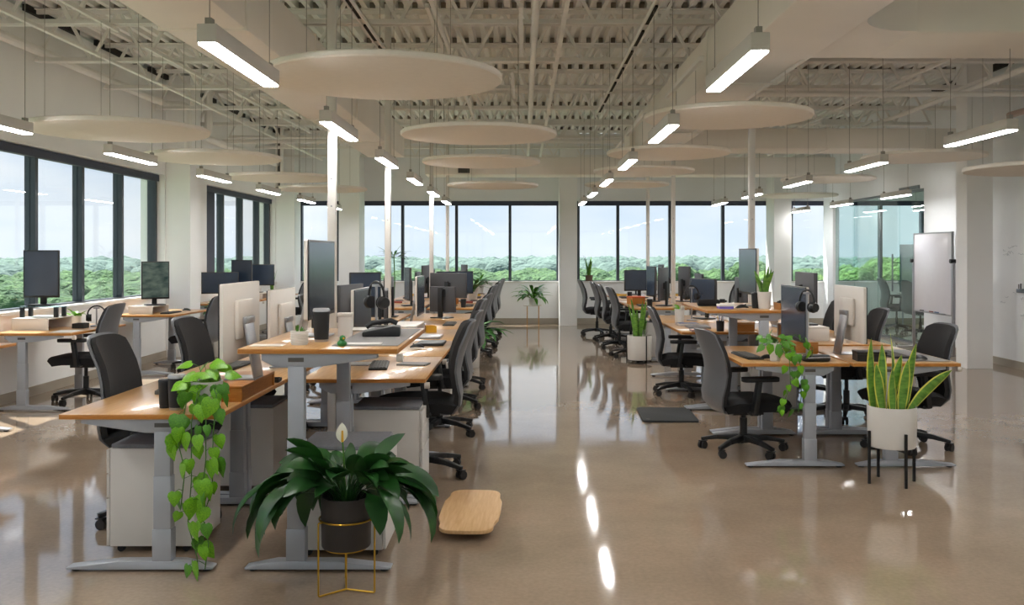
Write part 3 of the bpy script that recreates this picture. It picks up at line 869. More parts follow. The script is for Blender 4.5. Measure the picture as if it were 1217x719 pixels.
def box_item(p, deg, label, sx, sy, sz, m, name='storage_box', cat='box', lid=None):
    t = thing(name, label, cat, p, R(deg)); th = .006
    b = MB(); b.box(-sx/2, sx/2, -sy/2, sy/2, 0, th)
    for q in ((-sx/2, -sx/2+th, -sy/2, sy/2), (sx/2-th, sx/2, -sy/2, sy/2), (-sx/2+th, sx/2-th, -sy/2, -sy/2+th), (-sx/2+th, sx/2-th, sy/2-th, sy/2)): b.box(*q, th, sz)
    b.build('box', m, t, smooth=0)
    if lid: MB().box(-sx/2-.003, sx/2+.003, -sy/2-.003, sy/2+.003, sz+.0005, sz+.02).build('lid', lid, t, bevel=.002)
    return t
def trinkets(t, sx, sy, z, n=14, m='plastic_black'):
    b = MB(); rr = random.Random(3)
    for k in range(n):
        x, y = rr.uniform(-sx, sx), rr.uniform(-sy, sy); b.lathe([(.012, 0), (.016, .03), (.008, rr.uniform(.045, .07))], (x, y, z), 8)
    o = b.build('contents', m, t); o['kind'] = 'stuff'

# --- nearest low desk (A, first)
riser('A', 0, .0, .24, .36, .98, .08, 'bamboo riser carrying the white-backed monitor on the nearest low desk')
mon_at('white', 'A', 0, .115, .67, 'white-backed monitor on the bamboo riser of the nearest low desk', dz=.0805)
tumbler(spot('A', 0, .25, .14), 'black steel tumbler with silver rim beside the trailing plant pot')
tumbler(spot('A', 0, .325, .19), 'smaller black cup left of the black steel tumbler', .033, .14, band=False)
laptop(spot('A', 0, .46, .78), -82, 'closed dark laptop lying on the nearest low desk by the chair', 'gap', 0)
sheet_paper(spot('A', 0, .3, .5), 12, 'pale blue paper sheet on the nearest low desk behind the plant pot', 'book_blue', .15, .2)
book(spot('A', 0, .4, 1.08), 75, 'dark notebook at the far end of the nearest low desk', 'plastic_black')
box_item(spot('A', 0, .07, 1.12), 4, 'small black tray at the far spine corner of the nearest low desk', .13, .1, .02, 'plastic_black', 'tray', 'tray')
# --- raised desk (B, first)
mon_at('white', 'B', 0, .248, .70, 'white monitor seen edge-on with tilted silver stand, on the raised aisle desk', scr='screen')
tumbler(spot('B', 0, .318, .36), 'black tumbler with steel rim on the raised aisle desk', .042, .17)
sheet_paper(spot('B', 0, .1, .16), 3, 'thin white tablet lying at the spine corner of the raised aisle desk', 'monitor_white', .16, .1, 'tablet', 'tablet')
box_item(spot('B', 0, .39, .62), 0, 'small white box standing behind the tumbler on the raised aisle desk', .075, .03, .11, 'monitor_white', lid='monitor_white')
tag(link('desk_mat', MB().box(-.16, .16, -.5, .5, 0, .003).mesh('desk_mat', 'felt_grey', smooth=0), None, spot('B', 0, .58, .62)), 'light grey felt desk mat on the raised aisle desk', 'mat')
sheet_paper(spot('B', 0, .55, .2, .004), 4, 'slim white notepad on the grey mat of the raised aisle desk', 'paper', .2, .09, 'notepad', 'notepad')
t = thing('desk_phone', 'black desk phone with handset on the grey mat of the raised desk', 'phone', spot('B', 0, .58, .66, .004), R(6))
MB().prism([(-.1, 0), (.1, 0), (.1, .05), (.06, .055), (-.1, .025)], -.08, .08, Matrix(((1,0,0,0), (0,0,1,0), (0,1,0,0), (0,0,0,1)))).build('body', 'plastic_black', t, bevel=.006)
MB().tube([(-.08, -.05, .05), (-.05, -.05, .072), (.05, -.05, .085), (.085, -.05, .07)], .014, 8).build('handset', 'plastic_black', t)
MB().box(-.06, .05, .0, .06, .045, .052).build('keypad', 'gap', t, smooth=0)
sheet_paper(spot('B', 0, .47, 1.1, .004), 88, 'white paper at the far end of the raised aisle desk', 'paper')
headphones(spot('B', 0, .47, 1.17), -48, 'black headphones hung up at the far end of the raised aisle desk', True, .265)
t = thing('toy_duck', 'small green toy duck on the edge of the raised aisle desk', 'toy', spot('B', 0, .47, .12), R(-60))
b = MB(); b.lathe([(.02, 0), (.034, .012), (.034, .028), (.02, .042), (.004, .046)], n=16); b.tube([(-.02, 0, .03), (-.045, 0, .045)], [.016, .004], 8); b.build('body', 'duck_green', t, smooth=80)
MB().lathe([(.003, .04), (.018, .046), (.022, .06), (.016, .074), (.003, .08)], (.012, 0, 0), 14).build('head', 'duck_green', t, smooth=80)
MB().tube([(.03, 0, .058), (.045, 0, .056)], [.008, .003], 8).build('bill', 'yellow', t)
t.scale = (.68, .68, .68)

# --- other near window-side desks
mon_at('white', 'A', 1, .2, .62, 'white-backed monitor on the second desk, window row, behind the raised desk')
mon_at('white', 'B', 1, .25, .74, 'white monitor with bluish screen on the second aisle desk')
keyboard(spot('B', 1, .38, .62), 96, 'black keyboard under the raised desk edge, second aisle desk')
book(spot('B', 1, .60, .72), 80, 'flat grey notebook near the worker edge, second aisle desk', 'felt_grey', .14, .2, .01, 'notebook', 'notebook')
mon_at('dark', 'B', 2, .25, .65, 'dark monitor on the third aisle desk, window-side bench', 8)
laptop(spot('B', 2, .58, .92), 90, 'closed black laptop on the third aisle desk behind the raised desk', 'plastic_black', 0)
mouse(spot('B', 2, .5, .55), 90, 'black mouse on the third aisle desk')
laptop(spot('B', 3, .5, .3), 90, 'closed silver laptop on the fourth aisle desk', 'silver', 0)
riser('B', 3, .14, .38, .3, .95, .1, 'low riser with white top on the fourth aisle desk', False)
box_item(spot('B', 3, .45, .9), 10, 'yellow box beside the white-topped riser, fourth aisle desk', .1, .16, .06, 'yellow')
mon_at('white', 'B', 4, .248, .62, 'white monitor seen edge-on, fifth aisle desk of the window-side bench')
mon_at('small', 'B', 5, .40, .4, 'small grey monitor turned towards the camera, sixth aisle desk of window-side bench', 60)
keyboard(spot('B', 4, .56, .6), 90, 'black keyboard on the fifth aisle desk')
mon_at('dark', 'A', 2, .2, .6, 'dark monitor on the third desk, window row of the window-side bench')
mon_at('dark', 'A', 3, .2, .62, 'dark monitor on the fourth desk, window row of the window-side bench', -12)
mon_at('tall', 'A', 4, .25, .55, 'tall bluish monitor on the fifth desk, window row of the window-side bench', 115)
mon_at('wide', 'A', 5, .2, .6, 'wide dark monitor on the sixth desk, window row of the window-side bench')
keyboard(spot('A', 1, .5, .6), 90, 'black keyboard on the second desk, window row of window-side bench')
pen_cup(spot('A', 2, .3, .2), 'black pen cup on the third desk, window row of window-side bench')
box_item(spot('A', 3, .5, .9), 5, 'white document box on the fourth desk, window row of window-side bench', .3, .22, .18, 'monitor_white', lid='monitor_white')

# --- near whiteboard-side bench
mon_at('white', 'C', 0, .213, .64, 'white monitor with dark screen behind the trailing plant, first desk of aisle row')
headphones(spot('C', 0, .24, .2), -70, 'black headphones hung in front of the dark screen, whiteboard-side bench', True, .49)
keyboard(spot('C', 0, .62, .42), -86, 'black keyboard beside the trailing plant, first desk of whiteboard-side bench')
mouse(spot('C', 0, .53, .2), -70, 'black mouse beside the trailing plant pot, whiteboard-side bench')
t = thing('pouch', 'black zip pouch on the first desk edge, next to the spine of whiteboard-side bench', 'pouch', spot('C', 0, .2, .12), R(8))
MB().prism(rrect(-.1, .1, -.05, .05, .04), 0, .045).build('body', 'plastic_black', t, bevel=.014, seg=3)
MB().tube([(-.085, -.051, .03), (.085, -.051, .03)], .003, 6).build('zip', 'silver', t)
riser('C', 0, .03, .2, .6, 1.1, .09, 'bamboo riser beside the spine, first desk of whiteboard-side bench')
mon_at('white', 'C', 1, .25, .7, 'white monitor with dark screen on the raised desk, whiteboard-side bench')
tumbler(spot('C', 1, .27, .3), 'dark tumbler beside the potted snake plant on the raised desk', .042, .14, 'plastic_black', False)
mouse(spot('C', 1, .42, .18), -75, 'black mouse on the raised desk of the whiteboard-side bench')
box_item(spot('C', 1, .55, .25), 5, 'flat purple and white gadget box on the raised desk, whiteboard-side bench', .12, .09, .02, 'purple', 'gadget_box', 'box', lid='paper')
t = thing('speaker', 'long dark rounded speaker on the raised desk corner, whiteboard-side bench', 'speaker', spot('C', 1, .62, .62), R(5))
b = MB(); b.tube([(-.1, 0, .031), (-.09, 0, .031), (.09, 0, .031), (.1, 0, .031)], [.022, .03, .03, .022], 16); b.build('body', 'fabric_black', t, smooth=50)
b = MB(); b.box(-.07, .07, -.02, .02, 0, .004); b.build('foot', 'gap', t, smooth=0)
t = box_item(spot('C', 1, .0655, .16), 0, 'bamboo tray of small black bits on the raised desk, whiteboard-side bench', .13, .2, .055, 'bamboo_edge', 'tray', 'tray'); trinkets(t, .045, .08, .008)
laptop(spot('C', 2, .5, .52), -92, 'closed silver laptop on the third desk, aisle row of whiteboard-side bench', 'silver', 0)
sheet_paper(spot('C', 2, .6, .25), -80, 'white papers on the third desk edge, aisle row of whiteboard-side bench')
book(spot('C', 2, .55, .85), -85, 'blue book on the third desk, aisle row of whiteboard-side bench', 'book_blue')
book(spot('C', 2, .56, .12), -88, 'thin red notebook at the front edge, third desk of whiteboard-side bench', 'book_red', .12, .18, .012)
pen_cup(spot('C', 2, .36, .1), 'black pen cup at the front edge of the third desk, whiteboard-side bench')
box_item(spot('C', 2, .14, .14), 0, 'lower bamboo box under the raised desk, third desk of whiteboard-side bench', .2, .2, .07, 'bamboo_edge', lid='bamboo')
mon_at('dark', 'C', 3, .2, .6, 'dark monitor with hung headphones, fourth desk, aisle row of whiteboard-side bench', 20)
headphones(spot('C', 3, .38, .3), 20, 'black headphones beside the dark monitor, fourth desk of whiteboard-side bench', True, .38)
mon_at('white', 'D', 0, .205, .62, 'white-backed monitor with tilted silver stand behind the snake plant')
box_item(spot('D', 0, .17, .16), -5, 'flat black gadget case on the first desk, outer row of whiteboard-side bench', .2, .14, .05, 'plastic_black', lid='plastic_black')
tag(link('desk_mat', MB().box(-.17, .17, -.4, .4, 0, .003).mesh('desk_mat', 'felt_grey', smooth=0), None, spot('D', 0, .56, .5)), 'grey felt desk mat on the first desk, outer row of whiteboard-side bench', 'mat')
keyboard(spot('D', 0, .45, .45, .004), 90, 'black keyboard on grey felt mat, outer row of whiteboard-side bench')
mouse(spot('D', 0, .52, .14, .004), 90, 'black mouse near the front edge, outer row of whiteboard-side bench')
mon_at('dark', 'D', 1, .24, .6, 'dark-backed monitor on a tall stand, second desk of outer row, whiteboard-side bench', dz=.121)
riser('D', 1, .05, .34, .3, .9, .12, 'white monitor riser on the second desk, outer row of whiteboard-side bench', False)
laptop(spot('D', 2, .4, .6), 90, 'open silver laptop on the third desk, outer row of whiteboard-side bench', 'silver', 110)
mon_at('wide', 'D', 3, .25, .6, 'wide dark monitor on the fourth desk, outer row of whiteboard-side bench')

# --- far benches: one or two monitors a desk, keyboards and odds and ends
kinds = ['dark', 'tall', 'wide', 'white']
fm = {'E': [('tall', 20), ('dark', 0), ('tall', -15), ('dark', 10)], 'F': [('wide', 62), ('wide', -65), ('dark', 5), ('tall', 20)],
      'G': [('tall', -30), ('tall', 15), ('wide', 110), ('dark', 0)], 'H': [('dark', 0), ('tall', 20), ('dark', -10), ('tall', 5)]}
kw = {'dark': 'dark monitor', 'tall': 'upright narrow monitor', 'wide': 'wide dark monitor', 'white': 'white monitor'}
for r in 'EFGH':
    for k, (kd, dg) in enumerate(fm[r]):
        mon_at(kd, r, k, .26, .6, kw[kd]+' on the '+dn(r, k), dg)
        keyboard(spot(r, k, .56, .6), 90, 'black keyboard on the '+dn(r, k))
        if k % 2 == 0: tumbler(spot(r, k, .5, .2), 'dark cup on the '+dn(r, k), .04, .12, 'plastic_black', False)
        else: book(spot(r, k, .5, .2), 70, 'book lying on the '+dn(r, k), ['book_blue', 'book_red', 'paper_orange', 'yellow'][k])
box_item(spot('G', 0, .6, 1.0), 12, 'bamboo box with orange papers, first desk of far whiteboard-side bench aisle row', .2, .26, .1, 'bamboo_edge', lid='paper_orange')
sheet_paper(spot('G', 1, .6, .5), -60, 'loose white papers on the second desk, aisle row of far whiteboard-side bench')
riser('F', 0, .1, .36, .9, 1.2, .1, 'bamboo riser on the first desk, aisle row of far window-side bench')

# --- window desks
riser('W', 1, .02, .38, .3, .8, .12, 'white riser with bamboo front on the window desk with headphones', False)
t = thing('monitor_shelf', 'black-legged clear shelf under the portrait monitor by the window', 'shelf', spot('W', 1, .205, .55, .1205))
MB().box(-.2, .2, -.1, .1, .1, .112).build('shelf', 'glass_green', t, bevel=.002)
for xx in (-.17, .17):
    for yy in (-.08, .08): MB().box(xx-.018, xx+.018, yy-.018, yy+.018, 0, .0995).build('leg', 'plastic_black', t, bevel=.002)
monitor('tall', spot('W', 1, .185, .55, .234), 8, 'portrait monitor on a black-legged shelf, window desk with headphones')
headphones(spot('W', 1, .62, .82), 25, 'black headphones on a stand at the window desk, beside the black tray', True, .2)
box_item(spot('W', 1, .55, .62), 0, 'black tray on the window desk beside the white riser', .12, .12, .05, 'plastic_black', 'tray', 'tray')
sheet_paper(spot('W', 1, .66, 1.0), 20, 'yellow folder on the window desk beside the headphones', 'yellow', .16, .22, 'folder', 'folder')
sheet_paper(spot('W', 1, .6, .22), 5, 'white paper at the near end of the window desk with headphones')
riser('W', 2, .12, .42, .15, .7, .1, 'white riser under the landscape screen on the third window desk', False)
monitor('tall', spot('W', 2, .36, .4, .101), 35, 'portrait monitor showing a landscape picture at the window pier', 'screen_image')
keyboard(spot('W', 2, .56, .4), 90, 'black keyboard on the third window desk')
mouse(spot('W', 2, .62, .78), 80, 'black mouse on the third window desk')
monitor('dark', spot('W', 3, .28, .62), 20, 'dark monitor on the fourth window desk beyond the pier')
monitor('wide', spot('W', 4, .5, .5, .1), 8, 'large dark-backed monitor on a riser, fifth window desk')
riser('W', 4, .36, .7, .2, .8, .0995, 'white riser under the large dark monitor, fifth window desk', False)
monitor('tall', spot('W', 3, .52, .95, .1), -4, 'dark upright monitor on a white riser, fourth window desk')
riser('W', 3, .38, .66, .8, 1.1, .0995, 'white riser under the dark upright monitor, fourth window desk', False)
box_item(spot('W', 4, .3, 1.0), 0, 'white paper box on the fifth window desk', .25, .2, .14, 'monitor_white', lid='monitor_white')

# ------------------------------------------------------------------ plants
def arc_leaf(b, start, az, L_, e0, e1, w, pf=.4, n=9, k=1.0, fold=.25, edge=False, pw=.0035, tip=.8, roll=0.):
    p = Vector(start); h = Vector((math.cos(az), math.sin(az), 0)); side0 = Vector((-math.sin(az), math.cos(az), 0))
    rows = []; st = L_/n
    for i in range(n+1):
        t = i/n; e = e0+(e1-e0)*t**k
        d = h*math.cos(e)+Vector((0, 0, math.sin(e)))
        up = side0.cross(d)*-1
        rl = roll*t; side = side0*math.cos(rl)+up*math.sin(rl); upr = side.cross(d)*-1
        if t <= pf: ww = pw
        else:
            s_ = (t-pf)/(1-pf); ww = max(.0006, w*math.sin(PI*min(1, s_**tip))**.75)
        if pf < 0:
            ww = w*(.62+.38*math.sin(PI*min(1, t*1.15)))*(1 if t < .72 else math.cos((t-.72)/.28*PI/2)**.7+.004)
        if edge:
            rows.append([p-side*ww+upr*ww*fold, p-side*ww*.76+upr*ww*fold*.6, p, p+side*ww*.76+upr*ww*fold*.6, p+side*ww+upr*ww*fold])
        else:
            rows.append([p-side*ww+upr*ww*fold, p, p+side*ww+upr*ww*fold])
        p = p+d*st
    m = len(rows[0]); vs = [q for r_ in rows for q in r_]
    o = len(b.v); b.v += [tuple(q) for q in vs]
    for i in range(len(rows)-1):
        for j in range(m-1):
            b.f.append((o+i*m+j, o+i*m+j+1, o+(i+1)*m+j+1, o+(i+1)*m+j)); b.mi.append(1 if edge and j in (0, m-2) else 0)
    return b
def pot_cyl(t, r, h, m, z0=0, taper=1.0, name='pot', n=32):
    MB().lathe([(r*taper*.96, z0), (r*taper, z0+.008), (r, z0+h), (r-.008, z0+h), (r-.01, z0+h-.04), (.002, z0+h-.04)], n=n, cap=False).build(name, m, t, smooth=50)
    b = MB(); b.lathe([(r-.011, z0+h-.039), (.002, z0+h-.03)], n=n, cap=False); b.build('soil', 'soil', t)
    MB().lathe([(r*taper*.9, z0+.001), (r*taper*.95, z0+.002)], n=n).build('pot_bottom', m, t)

rp_ = random.Random(11)
# peace lily on a gold wire stand
t = thing('peace_lily', 'peace lily with one white flower in a black pot near the raised desk', 'potted plant', (-.79, 4.13, 0))
PZ, PR, PH = .20, .112, .225
pot_cyl(t, PR, PH, 'black_pot', PZ, .97)
for i in range(112):
    q = i/112
    az = rp_.uniform(0, 2*PI) if q < .55 else R(rp_.uniform(-48, 228))
    if q < .55: L_, e0, e1, w = rp_.uniform(.26, .40), rp_.uniform(1.15, 1.5), rp_.uniform(-.9, .5), rp_.uniform(.036, .052)
    elif q < .8: L_, e0, e1, w = rp_.uniform(.36, .48), rp_.uniform(.95, 1.3), rp_.uniform(-1.9, -.9), rp_.uniform(.042, .058)
    else: L_, e0, e1, w = rp_.uniform(.46, .6), rp_.uniform(.75, 1.1), rp_.uniform(-2.0, -1.4), rp_.uniform(.034, .048)
    rr = rp_.uniform(0, .06)
    b = arc_leaf(MB(), (rr*math.cos(az), rr*math.sin(az), PZ+PH-.03), az+rp_.uniform(-.2, .2), L_, e0, e1, w, pf=rp_.uniform(.46, .58), n=13, k=rp_.uniform(.8, 1.1), roll=rp_.uniform(-1.1, 1.1), tip=.62, fold=rp_.uniform(.1, .4))
    b.build('leaf', 'leaf_lily', t, smooth=80)
b = MB().tube([(0, -.01, PZ+PH-.03), (-.01, -.01, PZ+.40), (-.015, -.01, PZ+.475)], .004, 6); b.build('flower_stem', 'stem', t)
b = arc_leaf(MB(), (-.018, -.005, PZ+.46), R(-70), .09, 1.45, 1.7, .026, pf=0, n=8, fold=.5); b.build('spathe', 'spathe', t, smooth=80)
MB().tube([(-.015, -.012, PZ+.465), (-.015, -.014, PZ+.515)], [.006, .004], 8).build('spadix', 'yellow', t)
s = thing('plant_stand', 'gold wire plant stand holding the black peace lily pot', 'plant stand', (-.79, 4.13, 0))
zr = .325; rr = PR+.006
b = MB(); b.tube([(rr*math.cos(R(a)), rr*math.sin(R(a)), zr) for a in range(0, 361, 12)], .004, 6); b.build('ring', 'gold', s)
for a in (R(222), R(-18), R(102)):
    c_, s_ = math.cos(a), math.sin(a); o_ = rr+.022
    MB().tube(elbow([(rr*c_, rr*s_, zr), (o_*c_, o_*s_, zr), (o_*c_, o_*s_, .006), (.0, .0, .006)], .006, 3), .0042, 6).build('leg', 'gold', s)
b = MB(); b.lathe([(.012, .192), (.095, .192), (.095, .1965), (.012, .1965)], n=20); b.build('rest', 'gold', s)
for k in range(1): MB().tube([(0, 0, .006), (0, 0, .196)], .004, 6).build('post', 'gold', s)

# snake plants
def snake(label, loc, n, hmin, hmax, r, w, z0, parent_pot, seed, edge=True, spread=.18):
    t = thing('snake_plant', label, 'potted plant', loc); q = random.Random(seed)
    parent_pot(t)
    for i in range(n):
        a = 2*PI*i/n+q.uniform(-.4, .4); d = q.uniform(.2, .9)*r
        tilt = q.uniform(.04, spread)
        b = arc_leaf(MB(), (d*math.cos(a), d*math.sin(a), z0), (a if not edge else R(-90 if i % 2 else 90)+q.uniform(-.8, .8)), q.uniform(hmin, hmax), PI/2-tilt*.4, PI/2-tilt*1.8, w*q.uniform(.8, 1.15), pf=-1, n=9, fold=q.uniform(.2, .5), edge=edge, roll=q.uniform(-.8, .8) if edge else q.uniform(-1.6, 1.6))
        b.build('leaf', ['leaf_snake', 'leaf_edge'] if edge else ['leaf_snake', 'leaf_snake'], t, smooth=80)
    return t
FS = (2.42, 6.08, 0)
def fpot(t): pot_cyl(t, .155, .265, 'white_pot', .24, .97, n=40)
t = thing('snake_plant', 'tall yellow-edged snake plant in a white pot at the near whiteboard-side bench', 'potted plant', FS); fpot(t)
for x, y, h, lean, w, az, rl in ((-.115, .0, .50, -5, .034, -80, .3), (-.075, -.05, .34, -9, .031, -100, -.3), (-.06, .05, .45, 3, .036, 80, .4), (-.02, -.08, .31, -3, .03, -90, .5), (-.005, .02, .39, 8, .033, -70, -.7),
                           (.03, .06, .53, 1, .03, 100, 1.1), (.04, -.06, .36, 5, .034, -95, -.2), (.085, .0, .47, 7, .037, -85, .3), (.02, -.02, .27, 18, .026, -110, .6), (.10, -.03, .40, 34, .035, -75, -.5), (-.03, .08, .3, -14, .028, 90, .2)):
    o = arc_leaf(MB(), (0, 0, 0), R(az), h, 1.56, 1.38 if lean < 30 else .95, w, pf=-1, n=10, fold=.35, edge=True, roll=rl).build('leaf', ['leaf_snake', 'leaf_edge'], t, smooth=80)
    o.location = (x, y, .46); o.rotation_euler = (0, R(lean), 0)
s = thing('plant_stand', 'black four-legged stand under the tall snake plant', 'plant stand', FS)
for a in (-80, 10, 100, 190):
    c_, s_ = math.cos(R(a)), math.sin(R(a)); MB().box(.161*c_-.008, .161*c_+.008, .161*s_-.008, .161*s_+.008, 0, .345).build('leg', 'iron_black', s, smooth=0)
for a in (-80, 10):
    c_, s_ = math.cos(R(a)), math.sin(R(a)); MB().bar((-.16*c_, -.16*s_, .231), (.16*c_, .16*s_, .231), .016, .016).build('crossbar', 'iron_black', s, smooth=0)
def cpot(t): pot_cyl(t, .062, .145, 'white_pot', 0, .8)
snake('snake plant in a white tapered pot on the raised whiteboard-side desk', spot('C', 1, .21, .26), 9, .16, .27, .04, .017, .11, cpot, 8, False, .5)
GP = (1.60, 12.75, 0)
def gpot(t):
    pot_cyl(t, .17, .33, 'white_pot', .05, .97)
    for a in (-65, 55, 175): MB().box(.176*math.cos(R(a))-.007, .176*math.cos(R(a))+.007, .176*math.sin(R(a))-.007, .176*math.sin(R(a))+.007, 0, .385).build('leg', 'iron_black', t, smooth=0)
    MB().lathe([(.02, .044), (.17, .044), (.17, .049), (.02, .049)], n=20).build('base_ring', 'iron_black', t)
snake('bushy snake plant in a white floor planter beside the main aisle', GP, 22, .3, .55, .13, .02, .35, gpot, 9, False, .22)
def spot_pot(t): pot_cyl(t, .085, .13, 'terracotta', 0, .85)
snake('small snake plant on the end window sill beside the pilaster', (1.42, 20.02, SILL+.036), 9, .3, .5, .05, .03, .1, spot_pot, 4, False, .3)

# heart shaped leaf, tip along +x, face +z
def heart():
    half = [(-.02, 0), (-.1, .2), (.02, .4), (.26, .46), (.52, .36), (.78, .17), (1.0, .0)]
    vs = []; fs = []
    for x, y in half: vs += [(x, y, -abs(y)*.22-.28*max(0, x)**2)]
    mid = [(.0, 0, 0), (.0, 0, 0), (.06, 0, .01), (.26, 0, .0), (.52, 0, -.06), (.78, 0, -.16), (1, 0, -.28)]
    for x, y in half: vs += [(x, -y, -abs(y)*.22-.28*max(0, x)**2)]
    vs += mid; n = 7
    for i in range(n-1):
        fs.append((i, 14+i, 14+i+1, i+1)); fs.append((7+i, 7+i+1, 14+i+1, 14+i))
    return vs, fs
hv, hf = heart()
HL = {}
def heart_mesh(m):
    if m not in HL:
        me = bpy.data.meshes.new('leaf'); me.from_pydata(hv, [], hf); me.materials.append(M[m]); me.polygons.foreach_set('use_smooth', [True]*len(me.polygons)); me.update(); HL[m] = me
    return HL[m]
def put_leaf(parent, p, tip, face, size, m, petiole=None):
    tip = Vector(tip).normalized(); f = Vector(face); f = (f-tip*f.dot(tip)).normalized(); y = f.cross(tip)
    o = link('leaf', heart_mesh(m), parent)
    o.matrix_local = Matrix.Translation(Vector(p)) @ Matrix((tip, y, f)).transposed().to_4x4() @ Matrix.Scale(size, 4)
def trailing(label, loc, pot, vines, seed, m1, m2, size, top_n):
    t = thing('trailing_pothos', label, 'potted plant', loc); q = random.Random(seed)
    pot(t)
    for vn in vines:
        b = MB().tube(vn, .0028, 5); b.build('vine', 'stem', t)
        L_ = [Vector(p) for p in vn]
        acc = 0; step = size*.62
        for i in range(len(L_)-1):
            sg = L_[i+1]-L_[i]; n = max(1, int(sg.length/step))
            for j in range(n):
                p = L_[i]+sg*(j+q.random()*.8)/n
                sd = Vector((q.uniform(-1, 1), q.uniform(-1.0, .4), q.uniform(-.1, .5))).normalized()*size*q.uniform(.3, .8)
                pe = p+sd
                MB().tube([p, (p+pe)/2+Vector((0, 0, .01)), pe], .0014, 4).build('petiole', 'stem', t)
                put_leaf(t, pe, (sd.x*4+q.uniform(-.3, .3), sd.y*2-.1, -.5-q.random()*.8), (q.uniform(-.9, .9), -1+q.uniform(0, .7), .6+q.uniform(-.3, .6)), size*q.uniform(.65, 1.2), m1 if q.random() < .5 else m2)
    zt = vines[0][0][2]
    for i in range(top_n):
        a = q.uniform(0, 2*PI); rr = q.uniform(.02, size*1.5); hh = q.uniform(-.02, size*1.3)
        pe = Vector((rr*math.cos(a), rr*math.sin(a), zt+hh))
        MB().tube([(0, 0, zt-.03), (pe.x*.5, pe.y*.5, zt+hh*.8), pe], .0015, 4).build('petiole', 'stem', t)
        put_leaf(t, pe, (math.cos(a), math.sin(a)-.3, -.3+q.uniform(-.5, .3)), (.5*math.cos(a)+q.uniform(-.4, .4), -.7+.2*math.sin(a), .8), size*q.uniform(.75, 1.15), m1)
def p1(t): pot_cyl(t, .075, .14, 'white_pot', 0, .85)
P0 = Vector(spot('A', 0, .10, .13))
def rel(*pts): return [Vector(p)-P0 for p in pts]
ye = 4.33
v1 = rel((P0.x, P0.y, P0.z+.13), (P0.x+.02, ye-.02, .86), (P0.x+.0, ye-.05, .72), (P0.x-.0, ye-.05, .45), (P0.x-.02, ye-.04, .25), (P0.x+.03, ye-.06, .1), (P0.x+.05, ye-.1, .03))
v2 = rel((P0.x+.02, P0.y, P0.z+.13), (P0.x+.10, ye, .84), (P0.x+.1, ye-.05, .66), (P0.x+.1, ye-.06, .42), (P0.x+.06, ye-.05, .3))
v3 = rel((P0.x-.02, P0.y, P0.z+.13), (P0.x-.04, ye-.01, .8), (P0.x-.06, ye-.05, .62), (P0.x-.03, ye-.05, .5), (P0.x-.05, ye-.05, .32))
v4 = rel((P0.x+.04, P0.y, P0.z+.13), (P0.x+.06, ye-.03, .78), (P0.x+.07, ye-.06, .55), (P0.x+.05, ye-.07, .33), (P0.x+.09, ye-.08, .17), (P0.x+.08, ye-.1, .06))
trailing('lush trailing pothos hanging off the nearest low desk almost to the floor', P0, p1, [v1, v2, v3, v4], 21, 'leaf_pothos', 'leaf_deep', .08, 18)
def p2(t): pot_cyl(t, .045, .13, 'white_pot', 0, .75)
P0 = Vector(spot('C', 0, .49, .13)); ye = 6.46
v1 = rel((P0.x, P0.y, P0.z+.12), (P0.x+.1, ye, .82), (P0.x+.13, ye-.05, .7), (P0.x+.12, ye-.06, .5), (P0.x+.1, ye-.06, .4))
v2 = rel((P0.x+.02, P0.y, P0.z+.12), (P0.x+.16, P0.y+.05, .92), (P0.x+.24, ye+.06, .84), (P0.x+.22, ye+.02, .78))
v3 = rel((P0.x, P0.y, P0.z+.12), (P0.x+.05, ye-.02, .78), (P0.x+.05, ye-.05, .6), (P0.x-.02, ye-.08, .43), (P0.x-.06, ye-.1, .42))
trailing('trailing pothos in a white cup on the first whiteboard-side desk', P0, p2, [v1, v2, v3], 22, 'leaf_deep', 'leaf_pothos', .066, 22)

# small potted plants whose leaves are too small to pick apart
def bushy(name, label, loc, potf, n, L_, e, w, z0, seed, m, r0=.02, e1=-.4):
    t = thing(name, label, 'potted plant', loc); q = random.Random(seed); potf(t)
    b = MB()
    for i in range(n):
        a = q.uniform(0, 2*PI); arc_leaf(b, (r0*math.cos(a), r0*math.sin(a), z0), a, L_*q.uniform(.6, 1.1), q.uniform(e, 1.5), q.uniform(e1-.4, e1+.8), w*q.uniform(.7, 1.1), pf=.3, n=6)
    o = b.build('foliage', m, t, smooth=80); o['kind'] = 'stuff'
    return t
def pot_small(r, h, m='white_pot', tp=.85): return lambda t: pot_cyl(t, r, h, m, 0, tp, n=24)
def ribbed(t):
    pot_cyl(t, .044, .068, 'white_pot', 0, .92)
    for k in range(5): MB().lathe([(.0435, -.002), (.0465, 0), (.0435, .002)], (0, 0, .012+k*.011), 28, cap=False).build('rib', 'white_pot', t)
bushy('succulent', 'small succulent in a ribbed white pot on the raised aisle desk', spot('B', 0, .245, .2), ribbed, 12, .05, 1.0, .007, .04, 3, 'leaf_deep', .012, .8)
bushy('potted_plant', 'bright green plant in white pot on the third whiteboard-side desk edge', spot('C', 2, .6, 1.05), pot_small(.055, .16), 14, .11, .5, .022, .13, 4, 'leaf_pothos', .015)
bushy('potted_plant', 'lime green plant in a white pot on the window desk with headphones', spot('W', 1, .32, 1.0), pot_small(.055, .1), 12, .14, .4, .03, .08, 5, 'leaf_pothos', .015)
bushy('potted_plant', 'fern-like plant in a white planter before the fourth window desk', (-4.4, 13.6, 0), lambda t: pot_cyl(t, .16, .62, 'white_pot', 0, .9), 46, .34, .5, .035, .6, 6, 'leaf_fern', .07)
bushy('potted_plant', 'second leafy plant beside the dark upright monitor, fourth window desk', spot('W', 3, .62, .62), pot_small(.07, .12), 26, .26, .5, .026, .1, 7, 'leaf_deep', .02)
